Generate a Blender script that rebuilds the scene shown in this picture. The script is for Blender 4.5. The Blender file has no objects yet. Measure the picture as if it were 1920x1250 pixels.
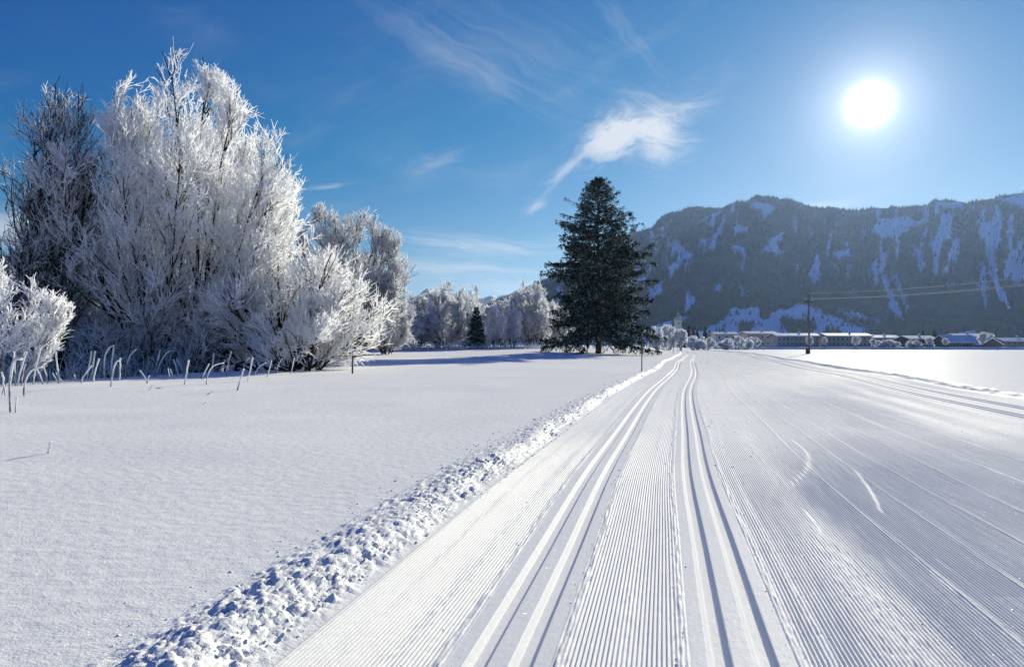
import bpy, math, random
import numpy as np
from mathutils import Vector

# ------------------------------------------------------------------ camera, sky, sun, exposure
SC = bpy.context.scene
COL = SC.collection
EYE = 1.65
cam_d = bpy.data.cameras.new('camera')
cam = bpy.data.objects.new('camera', cam_d)
COL.objects.link(cam)
cam.location = (0, 0, EYE)
cam.rotation_euler = (math.radians(90 + 0.94), 0, 0)
cam_d.sensor_width = 36
cam_d.lens = 24.0
cam_d.clip_start = 0.1
cam_d.clip_end = 60000
SC.camera = cam

SUN_AZ, SUN_EL = 27.74, 17.4          # degrees; azimuth clockwise from +Y
SKY_STRENGTH = 0.05
sun_vec = Vector((math.sin(math.radians(SUN_AZ)) * math.cos(math.radians(SUN_EL)),
                  math.cos(math.radians(SUN_AZ)) * math.cos(math.radians(SUN_EL)),
                  math.sin(math.radians(SUN_EL))))
sl = bpy.data.lights.new('sun', 'SUN')
sl.energy = 5.0
sl.angle = math.radians(0.53)
sl.color = (1.0, 0.955, 0.76)
so = bpy.data.objects.new('sun', sl)
COL.objects.link(so)
so.rotation_euler = (-sun_vec).to_track_quat('-Z', 'Y').to_euler()
so.location = (60, 100, 60)

SC.view_settings.view_transform = 'Standard'
SC.view_settings.look = 'None'
SC.view_settings.exposure = 0.57
SC.view_settings.gamma = 1.0
SC.cycles.max_bounces = 10
SC.cycles.diffuse_bounces = 8
SC.cycles.glossy_bounces = 2
SC.cycles.transmission_bounces = 8
SC.cycles.volume_bounces = 0
SC.cycles.use_denoising = True
SC.cycles.sample_clamp_indirect = 6
SC.cycles.sample_clamp_direct = 5


class G:
    """small helper for math node graphs"""
    def __init__(s, nt):
        s.nt = nt

    def node(s, t, **kw):
        n = s.nt.nodes.new(t)
        for k, v in kw.items():
            setattr(n, k, v)
        return n

    def m(s, op, a, b=None, c=None, clamp=False):
        n = s.node('ShaderNodeMath', operation=op)
        n.use_clamp = clamp
        for i, v in enumerate((a, b, c)):
            if v is None:
                continue
            if isinstance(v, (int, float)):
                n.inputs[i].default_value = v
            else:
                s.nt.links.new(v, n.inputs[i])
        return n.outputs[0]

    def set(s, sock, v):
        if isinstance(v, (int, float, tuple)):
            sock.default_value = v
        else:
            s.nt.links.new(v, sock)

    def noise(s, vec, scale, detail=3, rough=0.5, dist=0.0):
        n = s.node('ShaderNodeTexNoise')
        if vec is not None:
            s.nt.links.new(vec, n.inputs['Vector'])
        s.set(n.inputs['Scale'], scale)
        n.inputs['Detail'].default_value = detail
        n.inputs['Roughness'].default_value = rough
        n.inputs['Distortion'].default_value = dist
        return n.outputs['Fac']

    def xyz(s, x, y, z=0.0):
        n = s.node('ShaderNodeCombineXYZ')
        for i, v in enumerate((x, y, z)):
            s.set(n.inputs[i], v)
        return n.outputs[0]

    def step(s, v, a, b):
        n = s.node('ShaderNodeMapRange', interpolation_type='SMOOTHSTEP')
        s.set(n.inputs['Value'], v)
        n.inputs['From Min'].default_value = a
        n.inputs['From Max'].default_value = b
        return n.outputs[0]

    def mix(s, f, a, b):
        n = s.node('ShaderNodeMix', data_type='RGBA')
        s.set(n.inputs[0], f)
        s.set(n.inputs[6], a)
        s.set(n.inputs[7], b)
        return n.outputs[2]


world = bpy.data.worlds.new('World')
SC.world = world
world.use_nodes = True


def build_world():
    nt = world.node_tree
    nt.nodes.clear()
    g = G(nt)
    out = g.node('ShaderNodeOutputWorld')
    bg = g.node('ShaderNodeBackground')
    nt.links.new(bg.outputs[0], out.inputs[0])
    bg.inputs['Strength'].default_value = SKY_STRENGTH
    sky = g.node('ShaderNodeTexSky', sky_type='NISHITA')
    sky.sun_disc = False
    sky.sun_elevation = math.radians(SUN_EL)
    sky.sun_rotation = math.radians(SUN_AZ)
    sky.altitude = 1100
    sky.air_density = 1.0
    sky.dust_density = 0.15
    sky.ozone_density = 3.5
    sr = g.node('ShaderNodeSeparateColor')
    nt.links.new(sky.outputs[0], sr.inputs[0])
    cr = g.node('ShaderNodeCombineColor')          # deep dry winter blue
    nt.links.new(g.m('MAXIMUM', g.m('MULTIPLY_ADD', sr.outputs[0], 1.20, -1.85), g.m('MULTIPLY', sr.outputs[0], .10)), cr.inputs[0])
    nt.links.new(g.m('MAXIMUM', g.m('MULTIPLY_ADD', sr.outputs[1], 1.01, -.60), .3), cr.inputs[1])
    nt.links.new(g.m('MULTIPLY_ADD', sr.outputs[2], .70, 2.05), cr.inputs[2])
    col = cr.outputs[0]
    tc = g.node('ShaderNodeTexCoord')
    d = tc.outputs['Generated']
    sp = g.node('ShaderNodeSeparateXYZ')
    nt.links.new(d, sp.inputs[0])
    X, Y, Z = sp.outputs
    R = 180 / math.pi
    az = g.m('MULTIPLY', g.m('ARCTAN2', X, Y), R)
    el = g.m('MULTIPLY', g.m('ARCSINE', Z), R)
    # thin high cloud, laid out by bearing and height above the horizon
    wob = g.noise(g.xyz(g.m('MULTIPLY', az, .06), g.m('MULTIPLY', el, .12)), 3.0, 3)
    wob = g.m('MULTIPLY', g.m('SUBTRACT', wob, .5), 3.2)
    total = None

    def cloud(px, py, w, h, rot, k, na, nc, lo, hi, seed):
        nonlocal total
        ca = math.degrees(math.atan((px - 960) / 1280))
        ce = math.degrees(math.atan((646 - py) / 1280 * math.cos(math.radians(ca))))
        s = 180 / math.pi / 1280
        w, h = w * s, h * s
        c_, s_ = math.cos(math.radians(rot)), math.sin(math.radians(rot))
        dx = g.m('ADD', g.m('SUBTRACT', az, ca), g.m('MULTIPLY', wob, .35))
        dy = g.m('ADD', g.m('SUBTRACT', el, ce), g.m('MULTIPLY', wob, .5))
        a = g.m('ADD', g.m('MULTIPLY', dx, c_), g.m('MULTIPLY', dy, s_))
        c = g.m('SUBTRACT', g.m('MULTIPLY', dy, c_), g.m('MULTIPLY', dx, s_))
        q = g.m('ADD', g.m('POWER', g.m('ABSOLUTE', g.m('DIVIDE', a, w)), 2.0),
                g.m('POWER', g.m('ABSOLUTE', g.m('DIVIDE', c, h)), 2.0))
        mask = g.m('POWER', 2.71828, g.m('MULTIPLY', q, -1.0))
        n = g.noise(g.xyz(g.m('MULTIPLY', a, na), g.m('MULTIPLY', c, nc), seed), 1.0, 6, .62, .6)
        v = g.step(g.m('ADD', n, g.m('MULTIPLY', g.m('SUBTRACT', mask, .5), .35)), lo, hi)
        v = g.m('MULTIPLY', g.m('MULTIPLY', v, mask), k)
        total = v if total is None else g.m('ADD', total, v)

    cloud(1225, 245, 75, 52, -8, 1.05, .25, .7, .30, .72, 1.0)
    cloud(1150, 258, 55, 34, 22, 1.25, .5, .9, .28, .62, 2.0)
    cloud(1060, 318, 70, 13, 42, .55, .3, 1.2, .30, .75, 3.0)
    cloud(1002, 388, 32, 12, 20, .45, .4, 1.2, .35, .75, 4.0)
    cloud(1300, 190, 60, 16, 8, .35, .3, 1.4, .35, .80, 5.0)
    cloud(880, 120, 230, 38, -26, .22, .10, .9, .35, .85, 6.0)
    cloud(1000, 100, 260, 90, -24, .13, .09, .8, .38, .85, 7.0)
    cloud(1180, 60, 120, 26, -48, .15, .15, 1.0, .38, .85, 8.0)
    cloud(810, 305, 75, 22, 18, .26, .25, 1.1, .35, .85, 9.0)
    cloud(900, 462, 170, 20, -6, .55, .12, 1.6, .35, .78, 10.0)
    cloud(860, 505, 190, 28, -4, .50, .10, 1.5, .35, .80, 11.0)
    cloud(960, 540, 200, 20, -2, .55, .10, 1.8, .30, .80, 12.0)
    cloud(610, 352, 48, 6, 12, .40, .25, 1.5, .30, .75, 13.0)
    cloud(30, 430, 160, 45, 4, .70, .12, .7, .30, .80, 14.0)
    cloud(1560, 380, 90, 10, 3, .35, .15, 1.5, .35, .80, 15.0)
    # faint streaks over the rest of the sky
    st = g.noise(g.xyz(g.m('MULTIPLY', g.m('ADD', az, el), .05), g.m('MULTIPLY', g.m('SUBTRACT', el, g.m('MULTIPLY', az, .35)), .16), 20.), 1.0, 6, .6, .5)
    st = g.m('MULTIPLY', g.step(st, .48, .85), .16)
    total = g.m('MINIMUM', g.m('ADD', total, st), 1.0)
    col = g.mix(total, col, (9.2, 9.6, 10.2, 1))
    # the sun itself and the bright air close around it
    vd = g.node('ShaderNodeVectorMath', operation='DOT_PRODUCT')
    nt.links.new(d, vd.inputs[0])
    vd.inputs[1].default_value = sun_vec
    th = g.m('MULTIPLY', g.m('ARCCOSINE', g.m('MINIMUM', vd.outputs['Value'], 1.0)), R)
    core = g.m('MULTIPLY', g.m('POWER', 2.71828, g.m('MULTIPLY', g.m('POWER', g.m('DIVIDE', th, 0.85), 2.0), -1.0)), 90.0)
    halo = g.m('MULTIPLY', g.m('POWER', 2.71828, g.m('DIVIDE', th, -1.9)), 17.0)
    wide = g.m('MULTIPLY', g.m('POWER', 2.71828, g.m('DIVIDE', th, -7.0)), 1.2)
    glow = g.m('ADD', g.m('ADD', core, halo), wide)
    gc = g.node('ShaderNodeVectorMath', operation='SCALE')
    gc.inputs[0].default_value = (1.0, .97, .93)
    nt.links.new(glow, gc.inputs['Scale'])
    ad = g.node('ShaderNodeVectorMath', operation='ADD')
    nt.links.new(col, ad.inputs[0])
    nt.links.new(gc.outputs[0], ad.inputs[1])
    nt.links.new(ad.outputs[0], bg.inputs['Color'])


build_world()

# ------------------------------------------------------------------ helpers
RNG = np.random.default_rng(7)
random.seed(7)


def sstep(a, b, v):
    t = np.clip((np.asarray(v, float) - a) / (b - a), 0, 1)
    return t * t * (3 - 2 * t)


def _hash(ix, iy, seed):
    h = (ix.astype(np.int64) * 374761393 + iy.astype(np.int64) * 668265263 + seed * 144665) & 0xFFFFFFFF
    h = ((h ^ (h >> 13)) * 1274126177) & 0xFFFFFFFF
    h = ((h ^ (h >> 16)) * 2246822519) & 0xFFFFFFFF
    return ((h ^ (h >> 15)) & 0xFFFFFF) / float(0x1000000)


def vnoise(x, y, seed=0):
    x, y = np.broadcast_arrays(np.asarray(x, float), np.asarray(y, float))
    ix, iy = np.floor(x), np.floor(y)
    fx, fy = x - ix, y - iy
    fx, fy = fx * fx * (3 - 2 * fx), fy * fy * (3 - 2 * fy)
    a, b = _hash(ix, iy, seed), _hash(ix + 1, iy, seed)
    c, d = _hash(ix, iy + 1, seed), _hash(ix + 1, iy + 1, seed)
    return (a * (1 - fx) + b * fx) * (1 - fy) + (c * (1 - fx) + d * fx) * fy - .5


def fbm(x, y, octv=4, seed=0, gain=.5):
    s, a, f = 0, 1.0, 1.0
    for o in range(octv):
        s = s + a * vnoise(np.asarray(x) * f + 17.3 * o, np.asarray(y) * f - 9.1 * o, seed + o)
        a *= gain
        f *= 2.03
    return s


def worley(x, y, seed=0):
    ix, iy = np.floor(x), np.floor(y)
    best = np.full(np.broadcast(x, y).shape, 9.0)
    rnd = np.zeros_like(best)
    for dx in (-1, 0, 1):
        for dy in (-1, 0, 1):
            cx_, cy_ = ix + dx, iy + dy
            qx = cx_ + _hash(cx_, cy_, seed)
            qy = cy_ + _hash(cx_, cy_, seed + 5)
            d = np.hypot(x - qx, y - qy)
            r = _hash(cx_, cy_, seed + 9)
            k = d < best
            best = np.where(k, d, best)
            rnd = np.where(k, r, rnd)
    return best, rnd


def mesh_np(name, V, F, smooth=True, attrs=None):
    V = np.ascontiguousarray(V, dtype=np.float32).reshape(-1, 3)
    F = np.ascontiguousarray(F, dtype=np.int32)
    n, k = F.shape
    me = bpy.data.meshes.new(name)
    me.vertices.add(len(V))
    me.vertices.foreach_set('co', V.ravel())
    me.loops.add(n * k)
    me.loops.foreach_set('vertex_index', F.ravel())
    me.polygons.add(n)
    me.polygons.foreach_set('loop_start', np.arange(0, n * k, k, dtype=np.int32))
    if smooth:
        me.polygons.foreach_set('use_smooth', np.ones(n, dtype=bool))
    me.update(calc_edges=True)
    for an, av in (attrs or {}).items():
        a = me.attributes.new(an, 'FLOAT', 'POINT')
        a.data.foreach_set('value', np.ascontiguousarray(av, dtype=np.float32))
    return me


def link(name, me, mat=None, parent=None):
    o = bpy.data.objects.new(name, me)
    COL.objects.link(o)
    if mat is not None and me is not None and not me.materials:
        me.materials.append(mat)
    if parent is not None:
        o.parent = parent
    return o


def tag(o, label, cat, group=None):
    o['label'] = label
    o['category'] = cat
    if group:
        o['group'] = group
    return o


def thing(name, loc, label, cat, group=None, rz=0.0, scale=1.0):
    o = bpy.data.objects.new(name, None)
    COL.objects.link(o)
    o.empty_display_size = .3
    o.location = loc
    o.rotation_euler = (0, 0, rz)
    if isinstance(scale, (int, float)):
        scale = (scale,) * 3
    o.scale = scale
    return tag(o, label, cat, group)


def grid_faces(nr, nc, off=0):
    i = np.arange(nr - 1)[:, None] * nc + np.arange(nc - 1)[None, :]
    i = i.ravel() + off
    return np.stack([i, i + 1, i + nc + 1, i + nc], 1)


class Boxes:
    def __init__(s):
        s.v, s.f = [], []

    def box(s, x0, x1, y0, y1, z0, z1):
        b = len(s.v)
        s.v += [(x, y, z) for z in (z0, z1) for (x, y) in ((x0, y0), (x1, y0), (x1, y1), (x0, y1))]
        s.f += [[b + i for i in q] for q in ((3, 2, 1, 0), (4, 5, 6, 7), (0, 1, 5, 4), (1, 2, 6, 5), (2, 3, 7, 6), (3, 0, 4, 7))]
        return s

    def poly(s, verts, faces):
        b = len(s.v)
        s.v += [tuple(v) for v in verts]
        s.f += [[b + i for i in q] for q in faces]
        return s

    def tube(s, p0, p1, r0, r1, n=8):
        p0, p1 = Vector(p0), Vector(p1)
        t = (p1 - p0).normalized()
        a = t.cross(Vector((1, 0, 0)) if abs(t.x) < .8 else Vector((0, 1, 0))).normalized()
        c = t.cross(a)
        vs = []
        for p, r in ((p0, r0), (p1, r1)):
            for i in range(n):
                w = 2 * math.pi * i / n
                vs.append(p + a * (r * math.cos(w)) + c * (r * math.sin(w)))
        fs = [[i, (i + 1) % n, n + (i + 1) % n, n + i] for i in range(n)] + [list(range(n))[::-1], list(range(n, 2 * n))]
        return s.poly(vs, fs)

    def lathe(s, prof, n=12, cx=0, cy=0):
        vs, fs = [], []
        for (r, z) in prof:
            for i in range(n):
                w = 2 * math.pi * i / n
                vs.append((cx + r * math.cos(w), cy + r * math.sin(w), z))
        for k in range(len(prof) - 1):
            for i in range(n):
                fs.append([k * n + i, k * n + (i + 1) % n, (k + 1) * n + (i + 1) % n, (k + 1) * n + i])
        fs.append(list(range(n))[::-1])
        fs.append(list(range((len(prof) - 1) * n, len(prof) * n)))
        return s.poly(vs, fs)

    def mesh(s, name='part', smooth=False):
        me = bpy.data.meshes.new(name)
        me.from_pydata(s.v, [], s.f)
        if smooth:
            me.polygons.foreach_set('use_smooth', np.ones(len(me.polygons), dtype=bool))
        me.update()
        return me

    def build(s, name, mat, parent=None, smooth=False):
        return link(name, s.mesh(name, smooth), mat, parent)


# ------------------------------------------------------------------ materials
def new_mat(name):
    m = bpy.data.materials.new(name)
    m.use_nodes = True
    nt = m.node_tree
    nt.nodes.clear()
    g = G(nt)
    out = g.node('ShaderNodeOutputMaterial')
    return m, nt, g, out


def principled(g, out, color, rough=.6, spec=.5):
    b = g.node('ShaderNodeBsdfPrincipled')
    g.set(b.inputs['Base Color'], color)
    g.set(b.inputs['Roughness'], rough)
    b.inputs['Specular IOR Level'].default_value = spec
    g.nt.links.new(b.outputs[0], out.inputs['Surface'])
    return b


def snow_mat(name, grain=90.0, grain_d=.004, lump=9.0, lump_d=.01, glint=1.0, cell=.045, ribs=False):
    m, nt, g, out = new_mat(name)
    tc = g.node('ShaderNodeTexCoord')
    P = tc.outputs['Object']
    n1 = g.noise(P, grain, 3, .6)
    n2 = g.noise(P, lump, 3, .55)
    tone = g.noise(P, .6, 4, .6)
    c = g.mix(g.step(tone, .3, .75), (.85, .85, .82, 1), (.895, .895, .862, 1))
    b = g.node('ShaderNodeBsdfDiffuse')
    g.set(b.inputs['Color'], c)
    sh = g.node('ShaderNodeBsdfGlossy')
    sh.inputs['Roughness'].default_value = .5
    sh.inputs['Color'].default_value = (.9, .9, .9, 1)
    SHEEN = sh
    bm = g.node('ShaderNodeMixShader')
    bm.inputs[0].default_value = 0.02 if ribs else .032
    nt.links.new(b.outputs[0], bm.inputs[1])
    nt.links.new(sh.outputs[0], bm.inputs[2])
    nt.links.new(bm.outputs[0], out.inputs['Surface'])
    h = g.m('ADD', g.m('MULTIPLY', n1, grain_d), g.m('MULTIPLY', n2, lump_d))
    bp = g.node('ShaderNodeBump')
    bp.inputs['Strength'].default_value = 1.0
    bp.inputs['Distance'].default_value = 1.0
    nt.links.new(h, bp.inputs['Height'])
    nt.links.new(bp.outputs[0], b.inputs['Normal'])
    if ribs:
        # beyond the modelled corduroy the same ribs go on as fine relief
        la = g.node('ShaderNodeAttribute', attribute_name='lane')
        ra = g.node('ShaderNodeAttribute', attribute_name='rib')
        sl_ = g.m('MULTIPLY', g.m('MULTIPLY', g.m('SINE', g.m('MULTIPLY', la.outputs['Fac'], 2 * math.pi / .0262)), ra.outputs['Fac']), .75)
        sv = g.node('ShaderNodeVectorMath', operation='SCALE')
        sv.inputs[0].default_value = (.967, -.255, 0)
        nt.links.new(sl_, sv.inputs['Scale'])
        av = g.node('ShaderNodeVectorMath', operation='ADD')
        nt.links.new(bp.outputs[0], av.inputs[0])
        nt.links.new(sv.outputs[0], av.inputs[1])
        nn = g.node('ShaderNodeVectorMath', operation='NORMALIZE')
        nt.links.new(av.outputs[0], nn.inputs[0])
        nt.links.new(nn.outputs[0], b.inputs['Normal'])
        nt.links.new(nn.outputs[0], SHEEN.inputs['Normal'])
    if glint:
        # ice crystals lying at random angles in the surface
        vo = g.node('ShaderNodeTexVoronoi', feature='F1')
        nt.links.new(P, vo.inputs['Vector'])
        vo.inputs['Scale'].default_value = 1 / cell
        wn = g.node('ShaderNodeTexWhiteNoise', noise_dimensions='3D')
        nt.links.new(vo.outputs['Position'], wn.inputs['Vector'])
        nv = g.node('ShaderNodeVectorMath', operation='SUBTRACT')
        nt.links.new(wn.outputs['Color'], nv.inputs[0])
        nv.inputs[1].default_value = (.5, .5, .5)
        sc = g.node('ShaderNodeVectorMath', operation='MULTIPLY')
        nt.links.new(nv.outputs[0], sc.inputs[0])
        sc.inputs[1].default_value = (1.5, 1.5, .3)
        ad = g.node('ShaderNodeVectorMath', operation='ADD')
        nt.links.new(sc.outputs[0], ad.inputs[0])
        ad.inputs[1].default_value = (0, 0, 1.0)
        nm = g.node('ShaderNodeVectorMath', operation='NORMALIZE')
        nt.links.new(ad.outputs[0], nm.inputs[0])
        gl = g.node('ShaderNodeBsdfGlossy')
        gl.inputs['Roughness'].default_value = .18
        gl.inputs['Color'].default_value = (.9, .92, .95, 1)
        nt.links.new(nm.outputs[0], gl.inputs['Normal'])
        pick = g.m('GREATER_THAN', wn.outputs['Value'], .35)
        near = g.m('MULTIPLY', g.m('LESS_THAN', vo.outputs['Distance'], .085), pick)
        near = g.m('MULTIPLY', near, glint)
        mx = g.node('ShaderNodeMixShader')
        nt.links.new(near, mx.inputs[0])
        nt.links.new(bm.outputs[0], mx.inputs[1])
        nt.links.new(gl.outputs[0], mx.inputs[2])
        nt.links.new(mx.outputs[0], out.inputs['Surface'])
    return m


def frost_mat(name, bark=(.045, .036, .03), white=(.95, .95, .955), transl=.55):
    """bark under hoar frost; the 'frost' attribute says how thick the rime has grown"""
    m, nt, g, out = new_mat(name)
    at = g.node('ShaderNodeAttribute', attribute_name='frost')
    tc = g.node('ShaderNodeTexCoord')
    n = g.noise(tc.outputs['Object'], 3.5, 3, .6)
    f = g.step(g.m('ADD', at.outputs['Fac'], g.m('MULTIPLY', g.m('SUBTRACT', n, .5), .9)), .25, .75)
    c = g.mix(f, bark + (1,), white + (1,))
    d = g.node('ShaderNodeBsdfDiffuse')
    nt.links.new(c, d.inputs[0])
    t = g.node('ShaderNodeBsdfTranslucent')
    nt.links.new(c, t.inputs[0])
    mx = g.node('ShaderNodeMixShader')
    nt.links.new(g.m('MULTIPLY', f, transl), mx.inputs[0])
    nt.links.new(d.outputs[0], mx.inputs[1])
    nt.links.new(t.outputs[0], mx.inputs[2])
    nt.links.new(mx.outputs[0], out.inputs['Surface'])
    return m


def plain_mat(name, color, rough=.7, var=.25, scale=4.0, spec=.3):
    m, nt, g, out = new_mat(name)
    tc = g.node('ShaderNodeTexCoord')
    n = g.noise(tc.outputs['Object'], scale, 4, .6)
    lo = tuple(c * (1 - var) for c in color) + (1,)
    hi = tuple(min(1, c * (1 + var)) for c in color) + (1,)
    principled(g, out, g.mix(g.step(n, .3, .7), lo, hi), rough, spec)
    return m


M_FIELD = snow_mat('powder snow', 60, .0045, 7, .012, 1.0, .045)
M_TRAIL = snow_mat('groomed snow', 140, .0022, 14, .003, 1.0, .03, True)
M_BANK = snow_mat('broken snow', 110, .004, 40, .006, 0)
M_ROOFSNOW = snow_mat('roof snow', 3, .03, .6, .1, 0)
M_FROST = frost_mat('hoar frost on twigs')
M_FROST_B = frost_mat('hoar frost on brown twigs', (.10, .075, .055), (.80, .81, .83))
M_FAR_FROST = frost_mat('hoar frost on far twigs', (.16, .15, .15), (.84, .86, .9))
M_STEM = frost_mat('rime on plant stems', (.10, .075, .05), (.88, .9, .92), .25)
M_NEEDLE = frost_mat('spruce needles', (.014, .036, .024), (.5, .55, .54), .4)
M_BARK = plain_mat('spruce bark', (.06, .045, .035), .9, .4, 8)
M_POST = plain_mat('weathered wood', (.09, .075, .065), .85, .4, 12)
M_POLE = plain_mat('grey pole', (.16, .15, .15), .7, .3, 6)
M_WHITE = plain_mat('white band', (.75, .76, .78), .6, .1)
M_WIRE = plain_mat('steel wire', (.55, .55, .57), .25, .1)
M_WALLS = [plain_mat('rendered wall %d' % i, c, .85, .12, .8) for i, c in enumerate(
    [(.34, .335, .33), (.30, .29, .28), (.38, .375, .37), (.17, .145, .125), (.55, .54, .52)])]
M_WOOD = plain_mat('dark timber', (.10, .07, .05), .8, .3, 3)
M_PANE = plain_mat('window pane', (.03, .035, .045), .12, .2, 1, .6)
M_FRAME = plain_mat('window frame', (.5, .48, .45), .6, .1)
M_DARK = plain_mat('dark car paint', (.02, .022, .026), .25, .1, 1, .6)
M_RED = plain_mat('grey car paint', (.06, .065, .075), .25, .1, 1, .6)
M_TYRE = plain_mat('tyre rubber', (.02, .02, .02), .9, .1)
M_ROCKFOREST = None


# ------------------------------------------------------------------ ground layout
_ty = np.array([-60, 0, 3.5, 5.66, 8.38, 13.1, 18.5, 25.4, 34.6, 45.9, 64, 88, 117, 151, 235, 330, 3000], float)
_tx = np.array([-11.5, .45, 1.187, 1.667, 2.27, 3.43, 4.76, 6.55, 9.2, 12.25, 16.9, 23.5, 31.4, 39.8, 57.0, 78, 690], float)
_ts = np.gradient(_tx, _ty)


def cx(y):
    """x of the main ski track at depth y (cubic Hermite)"""
    y = np.asarray(y, float)
    i = np.clip(np.searchsorted(_ty, y) - 1, 0, len(_ty) - 2)
    h = _ty[i + 1] - _ty[i]
    t = np.clip((y - _ty[i]) / h, 0, 1)
    t2, t3 = t * t, t * t * t
    return ((2 * t3 - 3 * t2 + 1) * _tx[i] + (t3 - 2 * t2 + t) * h * _ts[i]
            + (-2 * t3 + 3 * t2) * _tx[i + 1] + (t3 - t2) * h * _ts[i + 1])


U_L, U_R = -2.42, 10.1           # groomed strip, measured from the main track


def ztrail(y):
    y = np.asarray(y, float)
    return -.85 * sstep(120, 340, y) + .05 * np.sin(y * .21 + .6) * sstep(14, 40, y)


def zfield(x, y):
    x, y = np.broadcast_arrays(np.asarray(x, float), np.asarray(y, float))
    u = x - cx(y)
    z = -.85 * sstep(120, 340, y) * (1 - .75 * sstep(-3, -25, u)) + .05 * np.sin(y * .21 + .6) * sstep(14, 40, y) * sstep(14, 3, np.abs(u - 3))
    z = z + .115
    left = sstep(-3, -25, u)
    z = z + 1.0 * left * sstep(60, 150, y)
    # the stream bank on the left
    xc = -19.5 + 4 * sstep(24, 44, y) - sstep(58, 100, y) * 30
    z = z - 1.7 * sstep(0, 6, xc - x) * sstep(105, 80, y) * sstep(-30, 0, y)
    z = z + .05 * sstep(9, 0, np.abs(x - xc - 1.5)) * sstep(105, 60, y) * sstep(5, 18, y)
    soft = np.minimum(1, np.abs(y) / 6 + .3)
    z = z + (.10 * fbm(x / 9, y / 9, 3, 3) + .02 * fbm(x / 1.7, y / 1.7, 2, 8)) * soft * sstep(U_R - 14, U_L - 4, u) * sstep(260, 120, y)
    z = z + .10 * fbm(x / 16, y / 16, 3, 4) * sstep(U_R + .5, U_R + 8, u)
    return z


def ground(x, y):
    return float(zfield(x, y))


def at(px, py, D):
    """world x,z seen at photo pixel (px,py) at depth D"""
    return ((px - 960) / 1280 * D, D, EYE - (py - 646) / 1280 * D)


def spot(px, D):
    x = (px - 960) / 1280 * D
    return (x, D, ground(x, D))


def build_snow_field():
    ys = np.concatenate([np.linspace(-45, 1.5, 40), np.exp(np.linspace(math.log(1.7), math.log(2600), 320))])
    s = np.concatenate([[0], np.exp(np.linspace(math.log(.12), math.log(2600), 100))])
    sk = np.where((ys > 300), 0, 1)[:, None]
    c = cx(ys)[:, None]
    yy = ys[:, None]
    XL = c + U_L - .45 - s[::-1][None, :]
    XR = c + U_R + .35 + s[None, :]
    ZL, ZR = zfield(XL, yy + 0 * XL), zfield(XR, yy + 0 * XR)
    XM = np.concatenate([c + U_L - .40, c + U_R + .30], 1)
    ZM = (ztrail(yy) - .12) * np.ones((1, 2))
    ZM = np.where(sk > 0, ZM, np.concatenate([ZL[:, -1:], ZR[:, :1]], 1))
    X = np.concatenate([XL, XM, XR], 1)
    Z = np.concatenate([ZL, ZM, ZR], 1)
    Y = yy + 0 * X
    nr, nc = X.shape
    me = mesh_np('snow_field', np.stack([X, Y, Z], 2), grid_faces(nr, nc))
    o = link('snow_field', me, M_FIELD)
    o['kind'] = 'structure'


build_snow_field()

# ------------------------------------------------------------------ groomed trail
PITCH = .0262
TRACKS = (-1.27, 0.0, 7.7, 8.75)


def track_profile(u, y):
    """height of the four moulded ski tracks (two grooves each)"""
    z = np.zeros(np.broadcast(u, y).shape)
    for k, t in enumerate(TRACKS):
        for sgn in (-1, 1):
            d = np.abs(u - t - sgn * .119)
            z = z - .040 * (1 - np.clip((d - .030) / .034, 0, 1))
    return z


def smooth_lane(u):
    """1 where the snow is pressed smooth beside the tracks"""
    s = np.zeros_like(u)
    for t in TRACKS:
        s = np.maximum(s, sstep(.30, .265, np.abs(u - t)))
    return s


# skating strokes: x, y, heading, length, bend
STROKES = []
_r = random.Random(3)
for (pxa, pya, pxb, pyb, bend) in ((1480, 822, 1472, 912, .18), (1412, 752, 1390, 790, .06), (1580, 740, 1625, 748, .1), (1536, 706, 1528, 716, .05),
                                   (1615, 728, 1634, 748, .1), (1742, 757, 1757, 773, .03), (1757, 755, 1800, 778, .02), (1815, 765, 1905, 802, .03),
                                   (1845, 787, 1870, 806, .02), (1600, 880, 1650, 960, .04), (1655, 740, 1700, 752, .05), (1500, 950, 1540, 1000, .05)):
    Da, Db = 2112 / (pya - 646), 2112 / (pyb - 646)
    STROKES.append(((pxa - 960) / 1280 * Da, Da, (pxb - 960) / 1280 * Db, Db, bend))


def stroke_mask(x, y):
    m = np.zeros(x.shape)
    for (xa, ya, xb, yb, bend) in STROKES:
        L = math.hypot(xb - xa, yb - ya)
        tx, ty = (xb - xa) / L, (yb - ya) / L
        a = ((x - xa) * tx + (y - ya) * ty) / L
        d = (x - xa) * -ty + (y - ya) * tx - bend * 4 * a * (1 - a) * L * .35
        w = (.005 + .009 * np.sin(np.pi * np.clip(a, 0, 1))) * (.8 + .6 * vnoise(x * 3, y * 3, 5))
        m = np.maximum(m, sstep(w + .012, w, np.abs(d)) * ((a > 0) & (a < 1)))
    return m


SEAMS = ((-2.13, .035, .5), (-1.80, .07, .7), (-.60, .05, .6), (.49, .03, .8), (.93, .17, .9), (1.55, .03, .5), (2.05, .03, .45),
         (2.55, .035, .5), (3.15, .03, .45), (3.9, .05, .6), (4.6, .03, .4), (5.3, .25, .6), (6.2, .3, .7), (7.1, .12, .6))


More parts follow.
